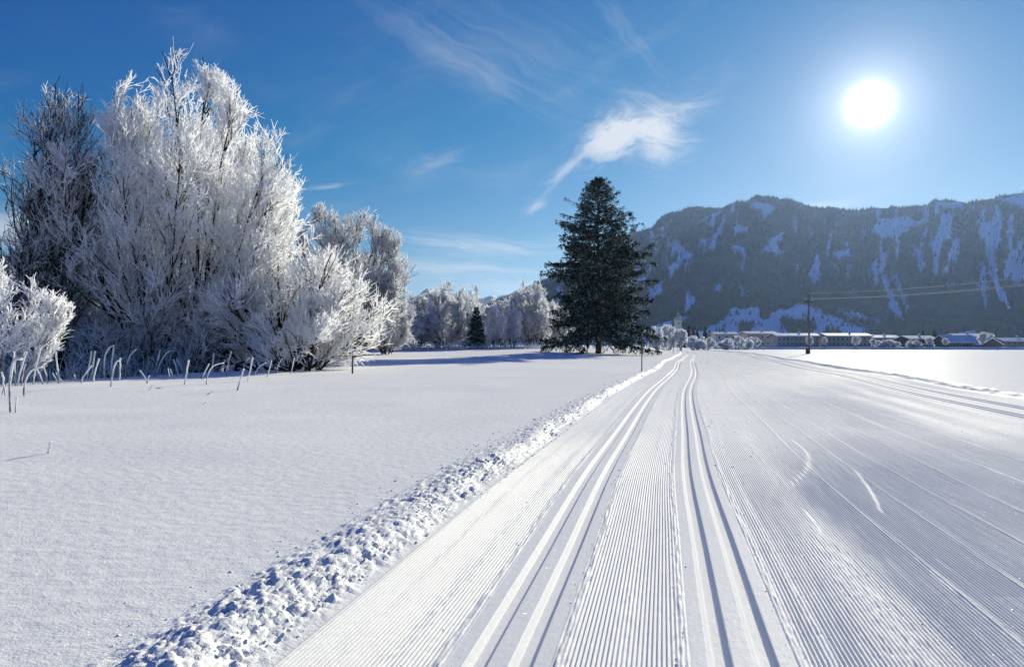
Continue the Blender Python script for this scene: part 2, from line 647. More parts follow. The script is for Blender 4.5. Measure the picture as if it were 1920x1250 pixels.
def trail_z(u, y, detail, coarse=False):
    x = cx(y) + u
    z = ztrail(y) + 0 * u
    sm = smooth_lane(u)
    edge = sstep(U_L - .02, U_L + .05, u) * sstep(U_R, U_R - .1, u)
    crumb = np.zeros_like(sm)
    for t in TRACKS:
        w = .035 + .02 * vnoise(y * 1.1, t, 31)
        crumb = np.maximum(crumb, np.exp(-((np.abs(u - t) - .31) / w) ** 2))
    for (c, w, k) in SEAMS:
        cc = c + .03 * np.sin(y * .35 + c * 5)
        crumb = np.maximum(crumb, k * np.exp(-((u - cc) / w) ** 2) * (.55 + .9 * vnoise(y * .7, c * 3, 12)))
    crumb = np.clip(crumb, 0, 1) * (1 - .98 * sm)
    z = z + track_profile(u, y)
    if not np.isscalar(detail) or detail > 0:
        sk = stroke_mask(x, y + 0 * u)
        fade = detail
        c = np.cos(2 * math.pi * u / PITCH + .5 * vnoise(y * .5, 0 * u, 4))
        ridge = np.sign(c) * np.abs(c) ** .8
        wear = .85 + .22 * vnoise(u * 2.0, y * .35, 21) + .25 * vnoise(u * 38.2, y * 2.5, 23)
        amp = .0072 * (0 if coarse else 1) * (1 - sm) * (1 - .85 * crumb) * (1 - sk) * edge * wear
        z = z + amp * ridge * fade
        n = fbm(u * 34, y * 22, 3, 40, .6)
        w1, r1 = worley(u * 24, y * 20, 61)
        z = z + crumb * fade * (.013 * n + .026 * np.clip(.45 - w1, 0, 1) * (r1 > .35)) * edge
        z = z - .004 * sk * fade
        z = z + fade * .0012 * vnoise(u * 60, y * 60, 44)
    z = z + .006 * crumb * edge * (.5 + fbm(u * 6, y * 2.0, 2, 50))
    z = z + .008 * fbm(u * 1.3, y * .3, 2, 55)
    # flat seams left between the groomer's passes
    for c in (1.55, 2.05, 2.55, 3.15, 3.9, 4.6):
        z = z + .006 * np.exp(-((u - c - .03 * np.sin(y * .35 + c * 5)) / .02) ** 2)
    return z


def build_trail():
    V, F, off = [], [], 0
    lane, rib = [], []

    def add(us, ys, detail, far=False):
        nonlocal off
        U, Y = np.meshgrid(us, ys)
        dt = detail(Y) if callable(detail) else detail
        Z = trail_z(U, Y, dt, far)
        V.append(np.stack([cx(Y) + U, Y, Z], 2).reshape(-1, 3))
        F.append(grid_faces(len(ys), len(us), off))
        off += U.size
        lane.append(U.ravel())
        wear = np.clip(.8 + .5 * vnoise(U * 2.0, Y * .35, 21), .2, 1.1)
        rib.append((sstep(18, 36, Y) * (1 - smooth_lane(U)) * wear * sstep(U_L, U_L + .1, U) * sstep(U_R, U_R - .2, U) * (1 - .7 * sstep(60, 160, Y))).ravel())

    def geo(a, b, q):
        n = max(2, int(math.log(b / a) / q))
        return np.exp(np.linspace(math.log(a), math.log(b), n))

    def fine(a, b, step):
        return np.linspace(a, b, int((b - a) / step))

    near = lambda Y: np.clip(sstep(36, 16, Y), 0.0001, 1) * (1 - .55 * sstep(7, 14, Y))
    add(fine(U_L, 3.3, .00437), geo(1.9, 4.5, .013), near)
    add(fine(U_L, 5.2, .00437), geo(4.5, 8.0, .013), near)
    add(fine(U_L, 8.2, .00437), geo(8.0, 14.0, .02), near)
    add(fine(U_L, U_R, .00437), geo(14.0, 36.0, .055), near)
    # coarse columns with breakpoints at every groove wall
    us = list(np.linspace(U_L, U_R, 180))
    for t in TRACKS:
        for sg in (-1, 1):
            us += [t + sg * .119 + e for e in (-.064, -.047, -.030, 0, .030, .047, .064)]
    for (c, w, k) in SEAMS:
        us += [c - w, c, c + w]
    us = np.array(sorted(us + [3.3, 3.301, 5.2, 5.201, 8.2, 8.201]))
    add(us, geo(36.0, 320.0, .012), lambda Y: .0001 + 0 * Y, True)
    add(us[us >= 3.3], geo(1.9, 4.5, .05), 0)
    add(us[us >= 5.2], geo(4.5, 8.0, .05), 0)
    add(us[us >= 8.2], geo(8.0, 14.0, .05), 0)
    add(np.linspace(U_L, U_R, 120), np.linspace(-40, 1.9, 60), 0)
    o = link('ski_trail', mesh_np('ski_trail', np.concatenate(V), np.concatenate(F), True, {'lane': np.concatenate(lane), 'rib': np.concatenate(rib)}), M_TRAIL)
    o['kind'] = 'structure'


build_trail()


# ------------------------------------------------------------------ ridges of thrown snow along the trail
def build_bank(side):
    def geo(a, b, q):
        return np.exp(np.linspace(math.log(a), math.log(b), int(math.log(b / a) / q)))
    ys = np.concatenate([np.linspace(-30, 1.55, 60), geo(1.6, 30, .0056), geo(30.2, 300, .012)]) if side < 0 else \
        np.concatenate([np.linspace(-30, 8, 50), geo(8.2, 60, .006), geo(60.4, 300, .012)])
    W = .9
    q = np.linspace(0, 1, 120 if side < 0 else 60)
    Q, Y = np.meshgrid(q, ys)
    u = (U_L + .06 - Q * W) if side < 0 else (U_R - .06 + Q * W)
    x = cx(Y) + u
    zt, zf = ztrail(Y), zfield(x, Y)
    wv = .12 * vnoise(Y * .8, 3.0 + 0 * Q, 70) + .06 * vnoise(Y * 3.1, 5.0 + 0 * Q, 71)
    qq = np.clip(Q + wv * sstep(0, .25, Q) * sstep(1, .7, Q), 0, 1)
    rise = sstep(.02, .48, qq)
    base = zt - .008 + (zf - zt + .002 + .010 * sstep(.97, .55, Q)) * rise + .008 * rise
    hump = np.exp(-((qq - .40) / .17) ** 2) * (.014 + .04 * vnoise(Y * 1.3, 9.0 + 0 * Q, 72))
    rough = sstep(.05, .2, qq) * sstep(.98, .55, qq)
    wx = x + .03 * vnoise(x * 6, Y * 6, 88)
    w1, r1 = worley(wx * 9, Y * 15, 80)
    w2, r2 = worley(wx * 19, Y * 31, 81)
    w3, r3 = worley(wx * 38, Y * 50, 82)
    lump = (.018 * np.clip(1 - (w1 / .45) ** 2, 0, 1) * (r1 > .8) + .008 * np.clip(1 - (w2 / .5) ** 2, 0, 1) * (r2 > .5)
            + .006 * np.clip(1 - (w3 / .55) ** 2, 0, 1) * (r3 > .3))
    gain = np.clip(.85 + 1.3 * vnoise(Y * .45, 2.0 + 0 * Q, 73) + .5 * vnoise(Y * 1.7, 4.0 + 0 * Q, 74), .3, 1.7)
    z = base + hump + gain * rough * lump + rough * .021 * fbm(x * 10, Y * 14, 5, 85, .65)
    # scuffed outer fringe
    fr = sstep(.45, .6, qq) * sstep(.99, .75, qq)
    z = z + fr * (.03 * np.clip(fbm(x * 13, Y * 13, 3, 90, .6), 0, 1))
    z = z - .022 * sstep(.86, 1.0, Q)
    z = np.where(Q < .005, zt - .02, z)
    V = np.stack([x, Y, z], 2)
    if side > 0:
        V = V[:, ::1]
    o = link('snow_bank', mesh_np('snow_bank', V, grid_faces(*Q.shape)), M_BANK)
    o['kind'] = 'structure'


build_bank(-1)
build_bank(1)


def ico():
    t = (1 + 5 ** .5) / 2
    v = np.array([(-1, t, 0), (1, t, 0), (-1, -t, 0), (1, -t, 0), (0, -1, t), (0, 1, t), (0, -1, -t), (0, 1, -t), (t, 0, -1), (t, 0, 1), (-t, 0, -1), (-t, 0, 1)], float)
    v /= np.linalg.norm(v[0])
    f = np.array([(0, 11, 5), (0, 5, 1), (0, 1, 7), (0, 7, 10), (0, 10, 11), (1, 5, 9), (5, 11, 4), (11, 10, 2), (10, 7, 6), (7, 1, 8), (3, 9, 4), (3, 4, 2), (3, 2, 6), (3, 6, 8), (3, 8, 9), (4, 9, 5), (2, 4, 11), (6, 2, 10), (8, 6, 7), (9, 8, 1)])
    return v, f


def build_crumbs():
    """clods thrown up by the groomer: nobody could count them"""
    r = np.random.default_rng(11)
    P, S = [], []
    n = 3000                                            # along the bank
    y = np.exp(r.uniform(math.log(2.0), math.log(60), n))
    u = U_L - .03 - .75 * r.beta(1.6, 2.2, n)
    x = cx(y) + u
    q = (U_L + .06 - u)
    zt, zf = ztrail(y), zfield(x, y)
    z = zt + (zf - zt) * sstep(.02, .48, q / .9) + np.exp(-((q / .9 - .40) / .17) ** 2) * .018 + .006
    s = np.clip(r.lognormal(math.log(.006), .55, n), .003, .026) * np.clip(y / 6, .8, 1.5)
    P.append(np.stack([x, y, z], 1)); S.append(s)
    for (c, w, n) in ((-2.40, .02, 420), (-1.58, .025, 420), (-.96, .035, 700), (-.33, .03, 600), (.32, .03, 700), (.49, .02, 260), (.95, .16, 420), (-1.8, .06, 160),
                      (5.3, .3, 200), (6.2, .4, 260)):
        n = int(n * .5)
        y = np.exp(r.uniform(math.log(2.0), math.log(26 if c < 5 else 40), n))
        u = c + r.normal(0, w, n)
        z = ztrail(y) - .001
        s = np.clip(r.lognormal(math.log(.0036), .4, n), .002, .009) * np.clip(y / 5, .8, 1.8)
        P.append(np.stack([cx(y) + u, y, z], 1)); S.append(s)
    n = 450                                             # flung out onto the untouched snow
    y = np.exp(r.uniform(math.log(2.0), math.log(30), n))
    x = cx(y) + U_L - .55 - np.abs(r.normal(0, .28, n))
    s = np.clip(r.lognormal(math.log(.005), .5, n), .003, .018) * np.clip(y / 5, .8, 1.6)
    P.append(np.stack([x, y, zfield(x, y) + .001], 1)); S.append(s)
    P, S = np.concatenate(P), np.concatenate(S)
    iv, jf = ico()
    N = len(P)
    V = iv[None] * (1 + .35 * r.uniform(-1, 1, (N, 12, 1))) * S[:, None, None] * np.array([1.1, 1.1, .8]) + P[:, None]
    F = jf[None] + (np.arange(N) * 12)[:, None, None]
    o = link('snow_crumbs', mesh_np('snow_crumbs', V, F.reshape(-1, 3), False), M_BANK)
    o['kind'] = 'stuff'
    tag(o, 'loose crumbs and clods of snow scattered along the trail edges', 'snow crumbs')


build_crumbs()


# ------------------------------------------------------------------ mountains
def mountain_mat():
    m, nt, g, out = new_mat('forested mountain side')
    at_ = g.node('ShaderNodeAttribute', attribute_name='snow')
    tc = g.node('ShaderNodeTexCoord')
    n = g.noise(tc.outputs['Object'], .035, 4, .65)
    n2 = g.noise(tc.outputs['Object'], .15, 3, .7)
    f = g.step(g.m('ADD', at_.outputs['Fac'], g.m('ADD', g.m('MULTIPLY', g.m('SUBTRACT', n, .5), .5), g.m('MULTIPLY', g.m('SUBTRACT', n2, .5), .9))), .40, .60)
    c = g.mix(f, (.018, .022, .024, 1), (.92, .905, .88, 1))
    principled(g, out, c, .9, .1)
    return m


M_MOUNT = mountain_mat()
M_CONE = plain_mat('mountain spruce', (.040, .047, .050), .9, .85, .007, .1)
M_CONE2 = plain_mat('valley spruce', (.035, .048, .045), .9, .4, .1, .1)


def in_poly(px, py, poly):
    ins = np.zeros(px.shape, bool)
    n = len(poly)
    for i in range(n):
        x0, y0 = poly[i]
        x1, y1 = poly[(i + 1) % n]
        if y0 == y1:
            continue
        c = ((y0 > py) != (y1 > py)) & (px < (x1 - x0) * (py - y0) / (y1 - y0) + x0)
        ins ^= c
    return ins


CLEARINGS = [
    [(1259, 453), (1275, 456), (1292, 472), (1303, 478), (1280, 492), (1268, 508), (1257, 524), (1250, 512), (1246, 505), (1262, 494), (1272, 478), (1264, 466)],
    [(1327, 466), (1337, 446), (1352, 418), (1360, 400), (1366, 402), (1356, 430), (1344, 455), (1335, 468)],
    [(1189, 506), (1204, 506), (1216, 522), (1208, 534), (1194, 530)],
    [(1216, 540), (1232, 534), (1246, 524), (1244, 545), (1230, 562), (1218, 570)],
    [(1284, 560), (1290, 542), (1302, 555), (1306, 570), (1296, 582), (1281, 586)],
    [(1311, 418), (1345, 396), (1356, 392), (1350, 400), (1320, 416)],
    [(1200, 447), (1246, 436), (1246, 446), (1225, 446)],
    [(1232, 430), (1262, 412), (1266, 414), (1240, 436)],
    [(1405, 378), (1440, 380), (1455, 388), (1448, 402), (1438, 412), (1428, 398), (1410, 390)],
    [(1430, 470), (1448, 446), (1474, 432), (1468, 450), (1456, 462), (1472, 470), (1462, 482), (1440, 480)],
    [(1376, 424), (1402, 424), (1404, 436), (1380, 442)],
    [(1370, 462), (1398, 460), (1400, 482), (1380, 476)],
    [(1632, 432), (1650, 412), (1690, 404), (1720, 414), (1744, 412), (1726, 426), (1696, 436), (1676, 450), (1655, 448)],
    [(1514, 520), (1524, 500), (1530, 470), (1538, 490), (1540, 520), (1532, 540), (1520, 530)],
    [(1340, 534), (1356, 532), (1352, 546), (1338, 548)],
    [(1384, 538), (1396, 536), (1398, 554), (1390, 558)],
    [(1566, 578), (1600, 580), (1622, 594), (1650, 598), (1654, 608), (1620, 606), (1588, 596)],
    [(1560, 470), (1590, 468), (1596, 482), (1575, 488)],
    [(1600, 530), (1606, 552), (1603, 556), (1598, 536)],
    [(1838, 420), (1862, 412), (1868, 440), (1862, 470), (1870, 500), (1880, 540), (1898, 576), (1884, 580), (1868, 552), (1856, 510), (1850, 470), (1840, 440)],
    [(1836, 490), (1848, 486), (1852, 540), (1852, 590), (1842, 570)],
    [(1654, 520), (1664, 512), (1672, 545), (1690, 590), (1706, 604), (1690, 606), (1668, 580)],
    [(1676, 512), (1684, 510), (1690, 540), (1708, 582), (1698, 590)],
    [(1720, 470), (1732, 466), (1735, 500), (1728, 520)],
    [(1870, 372), (1920, 362), (1990, 360), (1990, 400), (1905, 386)],
    [(1748, 376), (1802, 378), (1812, 390), (1770, 392)],
]
SIL = np.array([(600, 610), (760, 590), (900, 575), (960, 556), (995, 538), (1010, 526), (1038, 518), (1060, 512), (1100, 484), (1150, 450), (1184, 437), (1223, 427), (1239, 411), (1265, 398), (1295, 389), (1354, 389), (1378, 381), (1405, 377), (1413, 370), (1421, 365),
                (1445, 370), (1485, 373), (1508, 383), (1556, 391), (1615, 393), (1675, 387), (1730, 387), (1746, 383), (1758, 374), (1801, 375), (1817, 381), (1841, 375),
                (1872, 370), (1920, 360), (2010, 345), (2150, 360), (2400, 330), (2800, 380), (3400, 330)], float)


def build_mountain():
    r = np.random.default_rng(5)
    T = np.tan(np.radians(np.linspace(-9, 46, 860)))          # x / y
    pxs = 960 + 1280 * T
    sil = np.interp(pxs, SIL[:, 0], SIL[:, 1]) - 3.2 * fbm(pxs / 26, pxs * 0, 4, 2, .6)
    yr = 2900 + 260 * fbm(pxs / 300, pxs * 0, 3, 9)               # depth of the ridge line
    zr = EYE + (646 - sil) / 1280 * yr + 1
    yf = 1350 + 140 * fbm(pxs / 160, pxs * 0 + 4, 2, 14)          # depth of the foot
    t = np.concatenate([np.linspace(0, 1, 180), np.linspace(1.04, 1.6, 5)])
    Tm, tm = np.meshgrid(T, t)
    pm = 960 + 1280 * Tm
    y = yf[None] + (yr - yf)[None] * tm
    prof = np.where(tm < 1, .13 * sstep(0, .3, tm) + .87 * np.clip((tm - .22) / .78, 0, 1) ** 1.15, 1 - .9 * (tm - 1))
    z = -1.5 + (zr[None] + 1.5) * prof
    env = np.clip(tm * (1 - tm) * 4, 0, 1) * (tm < 1) * sstep(.2, .4, tm)
    warp = 18 * fbm(pm / 90, tm * 3, 3, 30)
    gul = np.abs(fbm((pm + warp) / 60, tm * 1.2, 4, 33, .55))
    gul2 = np.abs(fbm((pm + warp) / 22, tm * 2.0, 3, 36, .55))
    z = z + env * (70 * (gul - .2) + 26 * (gul2 - .2) + 14 * fbm(pm / 9, tm * 16, 4, 39, .6))
    z = z + sstep(.03, .2, tm) * sstep(.4, .25, tm) * 12 * fbm(pm / 70, tm * 8, 3, 47)
    x = Tm * y
    py = 646 - 1280 * (z - EYE) / y
    qx = pm + 7 * fbm(pm / 9, py / 9, 3, 60)
    qy = py + 7 * fbm(pm / 9 + 40, py / 9, 3, 63)
    snow = np.clip(.16 + .5 * fbm(pm / 35, py / 22, 4, 66, .6), 0, .36) * sstep(.25, .5, tm)
    for poly in CLEARINGS:
        snow = np.maximum(snow, in_poly(qx, qy, poly) * .95)
    # avalanche tracks and thin forest on the right, mottled
    streak = fbm((pm + .12 * (py - 480)) / 11, py / 42, 4, 70, .6)
    right = sstep(1590, 1790, pm) * sstep(370, 400, py) * sstep(615, 570, py)
    snow = np.maximum(snow, sstep(.02, .36, streak * 1.0 + .12 * right - .10 * (1 - right)) * (.60 + .16 * right) * sstep(.3, .45, tm))
    upper = sstep(.86, .97, tm) * (.25 + .6 * fbm(pm / 24, py / 12, 3, 75))
    snow = np.maximum(snow, np.clip(upper, 0, .6))
    # meadows at the foot
    mead = sstep(.30, .235, tm + .10 * fbm(pm / 60, tm * 3, 3, 78) - .10 * sstep(1380, 1600, pm) * sstep(1560, 1400, pm) + .13 * sstep(1540, 1660, pm) + .04)
    grove = sstep(.06, .16, fbm(pm / 40, tm * 12, 3, 79)) * sstep(.06, .14, tm)
    mead = mead * (1 - grove)
    snow = np.maximum(snow, .95 * mead)
    V = np.stack([x, y, z], 2)
    nr, nc = z.shape
    o = link('mountain', mesh_np('mountain', V, grid_faces(nr, nc), True, {'snow': snow.ravel()}), M_MOUNT)
    o['kind'] = 'structure'
    # spruces standing on the dark parts
    n = 150000
    i = r.integers(0, 179, n)
    j = r.integers(0, nc - 2, n)
    k = (snow[i, j] < .3 + .12 * r.standard_normal(n)) | (r.uniform(0, 1, n) < .02)
    k &= (pm[i, j] > 930) & (pm[i, j] < 2150) & (tm[i, j] > .12)
    # ridge line trees: keep them uneven
    i, j = i[k][:48000], j[k][:48000]
    # extra trees on the skyline
    m = 1500
    ji = r.integers(0, nc - 2, m)
    ki = (fbm(pm[0, ji] / 30, ji * 0., 3, 97) > -.12) & (pm[0, ji] > 930) & (pm[0, ji] < 2150)
    i = np.concatenate([i, np.full(ki.sum(), 179) - r.integers(0, 4, ki.sum())])
    j = np.concatenate([j, ji[ki]])
    f1, f2 = r.uniform(0, 1, len(i)), r.uniform(0, 1, len(i))
    i2 = np.minimum(i + 1, nr - 1)
    P = V[i, j] * (1 - f1)[:, None] + V[i, j + 1] * f1[:, None]
    P = P * (1 - .5 * f2)[:, None] + V[i2, j] * (.5 * f2)[:, None]
    P[:, 2] = V[i, j][:, 2] * .5 + V[i2, j + 1][:, 2] * .5
    H = r.uniform(8, 17, len(i)) * (1 - .15 * (i > 174))
    link_cones('mountain_forest', P, H, r, M_CONE, 'dark spruce forest covering the shaded mountain side')


def link_cones(name, P, H, r, mat, label):
    N = len(P)
    ns = 4
    a = r.uniform(0, 6.28, N)[:, None] + np.arange(ns)[None] * 2 * math.pi / ns
    rad = (H * r.uniform(.16, .24, N))[:, None]
    ring = np.stack([P[:, 0:1] + rad * np.cos(a), P[:, 1:2] + rad * np.sin(a), P[:, 2:3] - 2 + 0 * a], 2)
    tip = P.copy()
    tip[:, 2] += H
    V = np.concatenate([ring, tip[:, None]], 1)
    b = (np.arange(N) * (ns + 1))[:, None]
    F = np.stack([np.stack([b[:, 0] + q, b[:, 0] + (q + 1) % ns, b[:, 0] + ns], 1) for q in range(ns)], 1).reshape(-1, 3)
    o = link(name, mesh_np(name, V, F, False), mat)
    o['kind'] = 'stuff'
    tag(o, label, 'forest')


build_mountain()


def far_range(name, sil, depth, seed, snowy, label=None):
    sil = np.array(sil, float)
    pxs = np.linspace(sil[0, 0], sil[-1, 0], 300)
    h = np.interp(pxs, sil[:, 0], sil[:, 1]) - 2.2 * fbm(pxs / 14, pxs * 0, 4, seed, .6)
    T = (pxs - 960) / 1280
    t = np.concatenate([np.linspace(0, 1, 40), np.linspace(1.05, 1.7, 4)])
    Tm, tm = np.meshgrid(T, t)
    y = depth * (.55 + .45 * tm)
    zr = EYE + (646 - h) / 1280 * depth
    z = -2 + (zr[None] + 2) * np.where(tm < 1, tm ** 1.25, 1 - .8 * (tm - 1))
    pm = 960 + 1280 * Tm
    z = z + np.clip(tm * (1 - tm) * 4, 0, 1) * (tm < 1) * depth * .02 * fbm(pm / 30, tm * 5, 4, seed + 3)
    sn = np.clip(snowy + .9 * fbm(pm / 18, tm * 9, 4, seed + 8, .6), 0, 1)
    o = link(name, mesh_np(name, np.stack([Tm * y, y, z], 2), grid_faces(*z.shape), True, {'snow': sn.ravel()}), M_MOUNT)
    o['kind'] = 'structure'


far_range('distant_mountains', [(200, 600), (420, 585), (600, 572), (700, 566), (760, 556), (786, 551), (795, 544), (803, 541), (812, 547), (840, 556), (880, 560), (905, 558), (921, 553), (935, 556), (955, 552),
                                (970, 542), (985, 552), (1010, 560), (1060, 566), (1150, 580), (1300, 600)], 7000, 110, .35)
far_range('wooded_hill', [(-1600, 470), (-1000, 430), (-500, 455), (-200, 470), (0, 478), (80, 488), (200, 508), (330, 540), (470, 580), (600, 618), (680, 644)], 1500, 130, .16)


# ------------------------------------------------------------------ tree growing
def norm(v):
    return v / np.maximum(np.linalg.norm(v, axis=-1, keepdims=True), 1e-9)


def grow(r, P, D, L, K, wander, trop):
    """N polylines of K points"""
    pts = [P]
    d = norm(D)
    step = (L / (K - 1))[:, None]
    tr = np.asarray(trop, float)
    for k in range(K - 1):
        d = norm(d + wander * r.standard_normal(d.shape) + tr)
        pts.append(pts[-1] + d * step)
    return np.stack(pts, 1)


def sprout(r, pts, n, t0, t1, a0, a1, up=0.0, out=None):
    """n children per polyline: start points, directions, parent index, position on the parent"""
    N, K, _ = pts.shape
    idx = np.repeat(np.arange(N), n)
    t = r.uniform(t0, t1, len(idx)) if t1 > t0 else np.full(len(idx), t0)
    f = t * (K - 1)
    i = np.minimum(f.astype(int), K - 2)
    w = (f - i)[:, None]
    a, b = pts[idx, i], pts[idx, i + 1]
    P = a * (1 - w) + b * w
    pd = norm(b - a)
    rnd = r.standard_normal(pd.shape)
    rnd[:, 2] += up
    if out is not None:
        o = P - out
        o[:, 2] = 0
        rnd = rnd + norm(o) * .9
    perp = norm(rnd - pd * (rnd * pd).sum(1, keepdims=True))
    ang = r.uniform(a0, a1, len(idx))[:, None]
    return P, pd * np.cos(ang) + perp * np.sin(ang), idx, t


def tubes(pts, r0, r1, sides, frost):
    """one open tube for every polyline; frost is a scalar per polyline or per point"""
    N, K, _ = pts.shape
    if N == 0:
        return np.zeros((0, 3)), np.zeros((0, 4), int), np.zeros(0)
    tan = norm(np.gradient(pts, axis=1))
    ref = np.where(np.abs(tan[:, :1, 2:3]) > .9, np.array([1., 0, 0]), np.array([0, 0, 1.]))
    a = norm(np.cross(tan, ref))
    b = np.cross(tan, a)
    w = np.linspace(0, 1, K)[None, :, None]
    rad = (np.asarray(r0).reshape(-1, 1, 1) * (1 - w) + np.asarray(r1).reshape(-1, 1, 1) * w)
    ang = np.arange(sides) * 2 * math.pi / sides
    V = pts[:, :, None] + rad[..., None] * (a[:, :, None] * np.cos(ang)[:, None] + b[:, :, None] * np.sin(ang)[:, None])
    base = (np.arange(N) * K * sides)[:, None, None]
    k = np.arange(K - 1)[None, :, None] * sides
    s = np.arange(sides)[None, None, :]
    s2 = (s + 1) % sides
    F = np.stack([base + k + s, base + k + s2, base + k + sides + s2, base + k + sides + s], -1).reshape(-1, 4)
    fr = np.broadcast_to(np.asarray(frost, float) if np.ndim(frost) == 2 else np.full((1, 1), frost), (N, K))
    return V.reshape(-1, 3), F, np.repeat(fr.reshape(-1), sides)


def blades(pts, r0, r1, frost, r):
    """hoar frost grown in two crossed feathers along every twig"""
    N, K, _ = pts.shape
    if N == 0:
        return np.zeros((0, 3)), np.zeros((0, 4), int), np.zeros(0)
    tan = norm(np.gradient(pts, axis=1))
    rnd = r.standard_normal((N, 1, 3))
    a = norm(np.cross(tan, rnd))
    b = np.cross(tan, a)
    w = np.linspace(r0, r1, K)[None, :, None] * r.uniform(.75, 1.3, (N, 1, 1))
    V = np.stack([pts + a * w, pts - a * w, pts + b * w, pts - b * w], 2)
    base = (np.arange(N) * K * 4)[:, None]
    k = np.arange(K - 1)[None, :] * 4
    i = base + k
    F = np.stack([np.stack([i, i + 1, i + 5, i + 4], -1), np.stack([i + 2, i + 3, i + 7, i + 6], -1)], -2).reshape(-1, 4)
    fr = np.broadcast_to(np.asarray(frost, float) if np.ndim(frost) == 2 else np.full((1, 1), frost), (N, K))
    return V.reshape(-1, 3), F, np.repeat(fr.reshape(-1), 4)


def join(parts):
    V, F, A, o = [], [], [], 0
    for v, f, a in parts:
        V.append(v); F.append(f + o); A.append(a); o += len(v)
    return np.concatenate(V), np.concatenate(F), np.concatenate(A)


def frost_tree(seed, H, stems, spread, nl, lens, env, twig_r=.028, frost=(.05, .25, .75, .95), up=(.05, .10, .12, .12), stem_r=.16, base_r=.4, lean=(0, 0), dome=.38, ang=((.35, .8), (.35, .85), (.3, .8)), t_low=.12, twl=.55):
    """stems > limbs > branches > twigs > twiglets, held inside an uneven envelope env(h)->radius; returns trunk mesh, twig mesh"""
    r = np.random.default_rng(seed)
    a = r.uniform(0, 6.28, stems)
    q = np.sqrt(r.uniform(0, 1, stems))
    q[0] = 0
    P = np.stack([base_r * q * np.cos(a), base_r * q * np.sin(a), -.4 + 0 * a], 1)
    D = np.stack([np.sin(spread * q) * np.cos(a) + lean[0], np.sin(spread * q) * np.sin(a) + lean[1], np.cos(spread * q)], 1)
    L = H * (1 - dome * q ** 1.5) * r.uniform(.9, 1.02, stems)
    s0 = grow(r, P, D, L, 9, .06, (0, 0, up[0]))
    phase = r.uniform(0, 6.28, 3)

    def inside(pt, slack=1.0):
        rad = np.hypot(pt[:, 0] - lean[0] * pt[:, 2], pt[:, 1] - lean[1] * pt[:, 2])
        th = np.arctan2(pt[:, 1], pt[:, 0])
        R = env(np.clip(pt[:, 2] / H, 0, 1)) * (1 + .12 * np.sin(3 * th + phase[0]) + .10 * np.sin(5 * th + pt[:, 2] * .8 + phase[1]) + .08 * np.sin(9 * th - pt[:, 2] * 1.7 + phase[2]))
        return (rad < R * slack) & (pt[:, 2] > .1) & (pt[:, 2] < H * 1.03)
    # no bare stem may stand out of the crown
    fac = np.ones(stems)
    for k in range(8, 2, -1):
        bad = ~inside(s0[:, k], 1.0)
        fac = np.where(bad, np.minimum(fac, (k - .8) / 8), fac)
    s0 = s0[:, :1] + (s0 - s0[:, :1]) * fac[:, None, None]
    ctr = np.zeros(3)
    P1, D1, i1, t1 = sprout(r, s0, nl[0], t_low, 1.0, *ang[0], .25, ctr)
    L1 = lens[0] * (1.05 - .75 * t1) * r.uniform(.6, 1.15, len(t1))
    l1 = grow(r, P1, D1, L1, 7, .10, (0, 0, up[1]))
    k = inside(l1[:, 4], 1.0)
    l1, L1 = l1[k], L1[k]
    P2, D2, i2, t2 = sprout(r, l1, nl[1], .15, 1.0, *ang[1], .15)
    L2 = lens[1] * r.uniform(.5, 1.2, len(t2)) * (1.1 - .5 * t2)
    l2 = grow(r, P2, D2, L2, 5, .13, (0, 0, up[2]))
    k = inside(l2[:, 3])
    l2, L2 = l2[k], L2[k]
    P3, D3, i3, t3 = sprout(r, l2, nl[2], .1, 1.0, *ang[2], .1)
    l3 = grow(r, P3, D3, lens[2] * r.uniform(.5, 1.25, len(t3)), 3, .16, (0, 0, up[3]))
    k = inside(l3[:, 2], 1.06)
    l3 = l3[k]
    P4, D4, i4, t4 = sprout(r, l3, nl[3], .15, .95, .4, .95, .1)
    l4 = grow(r, P4, D4, twl * lens[2] * r.uniform(.4, 1.1, len(t4)), 2, .15, (0, 0, up[3]))
    k = inside(l4[:, 1], 1.1)
    l4 = l4[k]
    tr = join([tubes(s0, stem_r * r.uniform(.7, 1.1, stems), .025, 6, frost[0]),
               tubes(l1, .012 + .012 * L1, .016, 4, np.linspace(frost[0], frost[1], 7)[None] * np.ones((len(l1), 1)))])
    f2 = np.clip(frost[1] + (frost[2] - frost[1]) * np.linspace(.2, 1, 5)[None] + .15 * r.standard_normal((len(l2), 1)), 0, 1)
    tw = join([tubes(l2, twig_r * .75, twig_r * .65, 3, f2),
               blades(l3, twig_r * 1.0, twig_r * .7, np.clip(frost[2] + .2 * r.standard_normal((len(l3), 1)) + np.array([[-.1, 0, .15]]), 0, 1), r),
               blades(l4, twig_r * 1.1, twig_r * .5, np.clip(frost[3] + .15 * r.standard_normal((len(l4), 1)), 0, 1), r)])
    me_t = mesh_np('tree_trunk', tr[0], tr[1], True, {'frost': tr[2]})
    me_c = mesh_np('tree_crown', tw[0], tw[1], True, {'frost': tw[2]})
    return me_t, me_c


def plant(meshes, name, loc, label, cat='tree', group=None, rz=0.0, scale=1.0, mat=None):
    o = thing(name, loc, label, cat, group, rz, scale)
    link('trunk', meshes[0], mat or M_FROST, o)
    link('crown', meshes[1], mat or M_FROST, o)
    return o


def hull(pts):
    h, rr = zip(*pts)
    return lambda q: np.interp(q, h, rr)


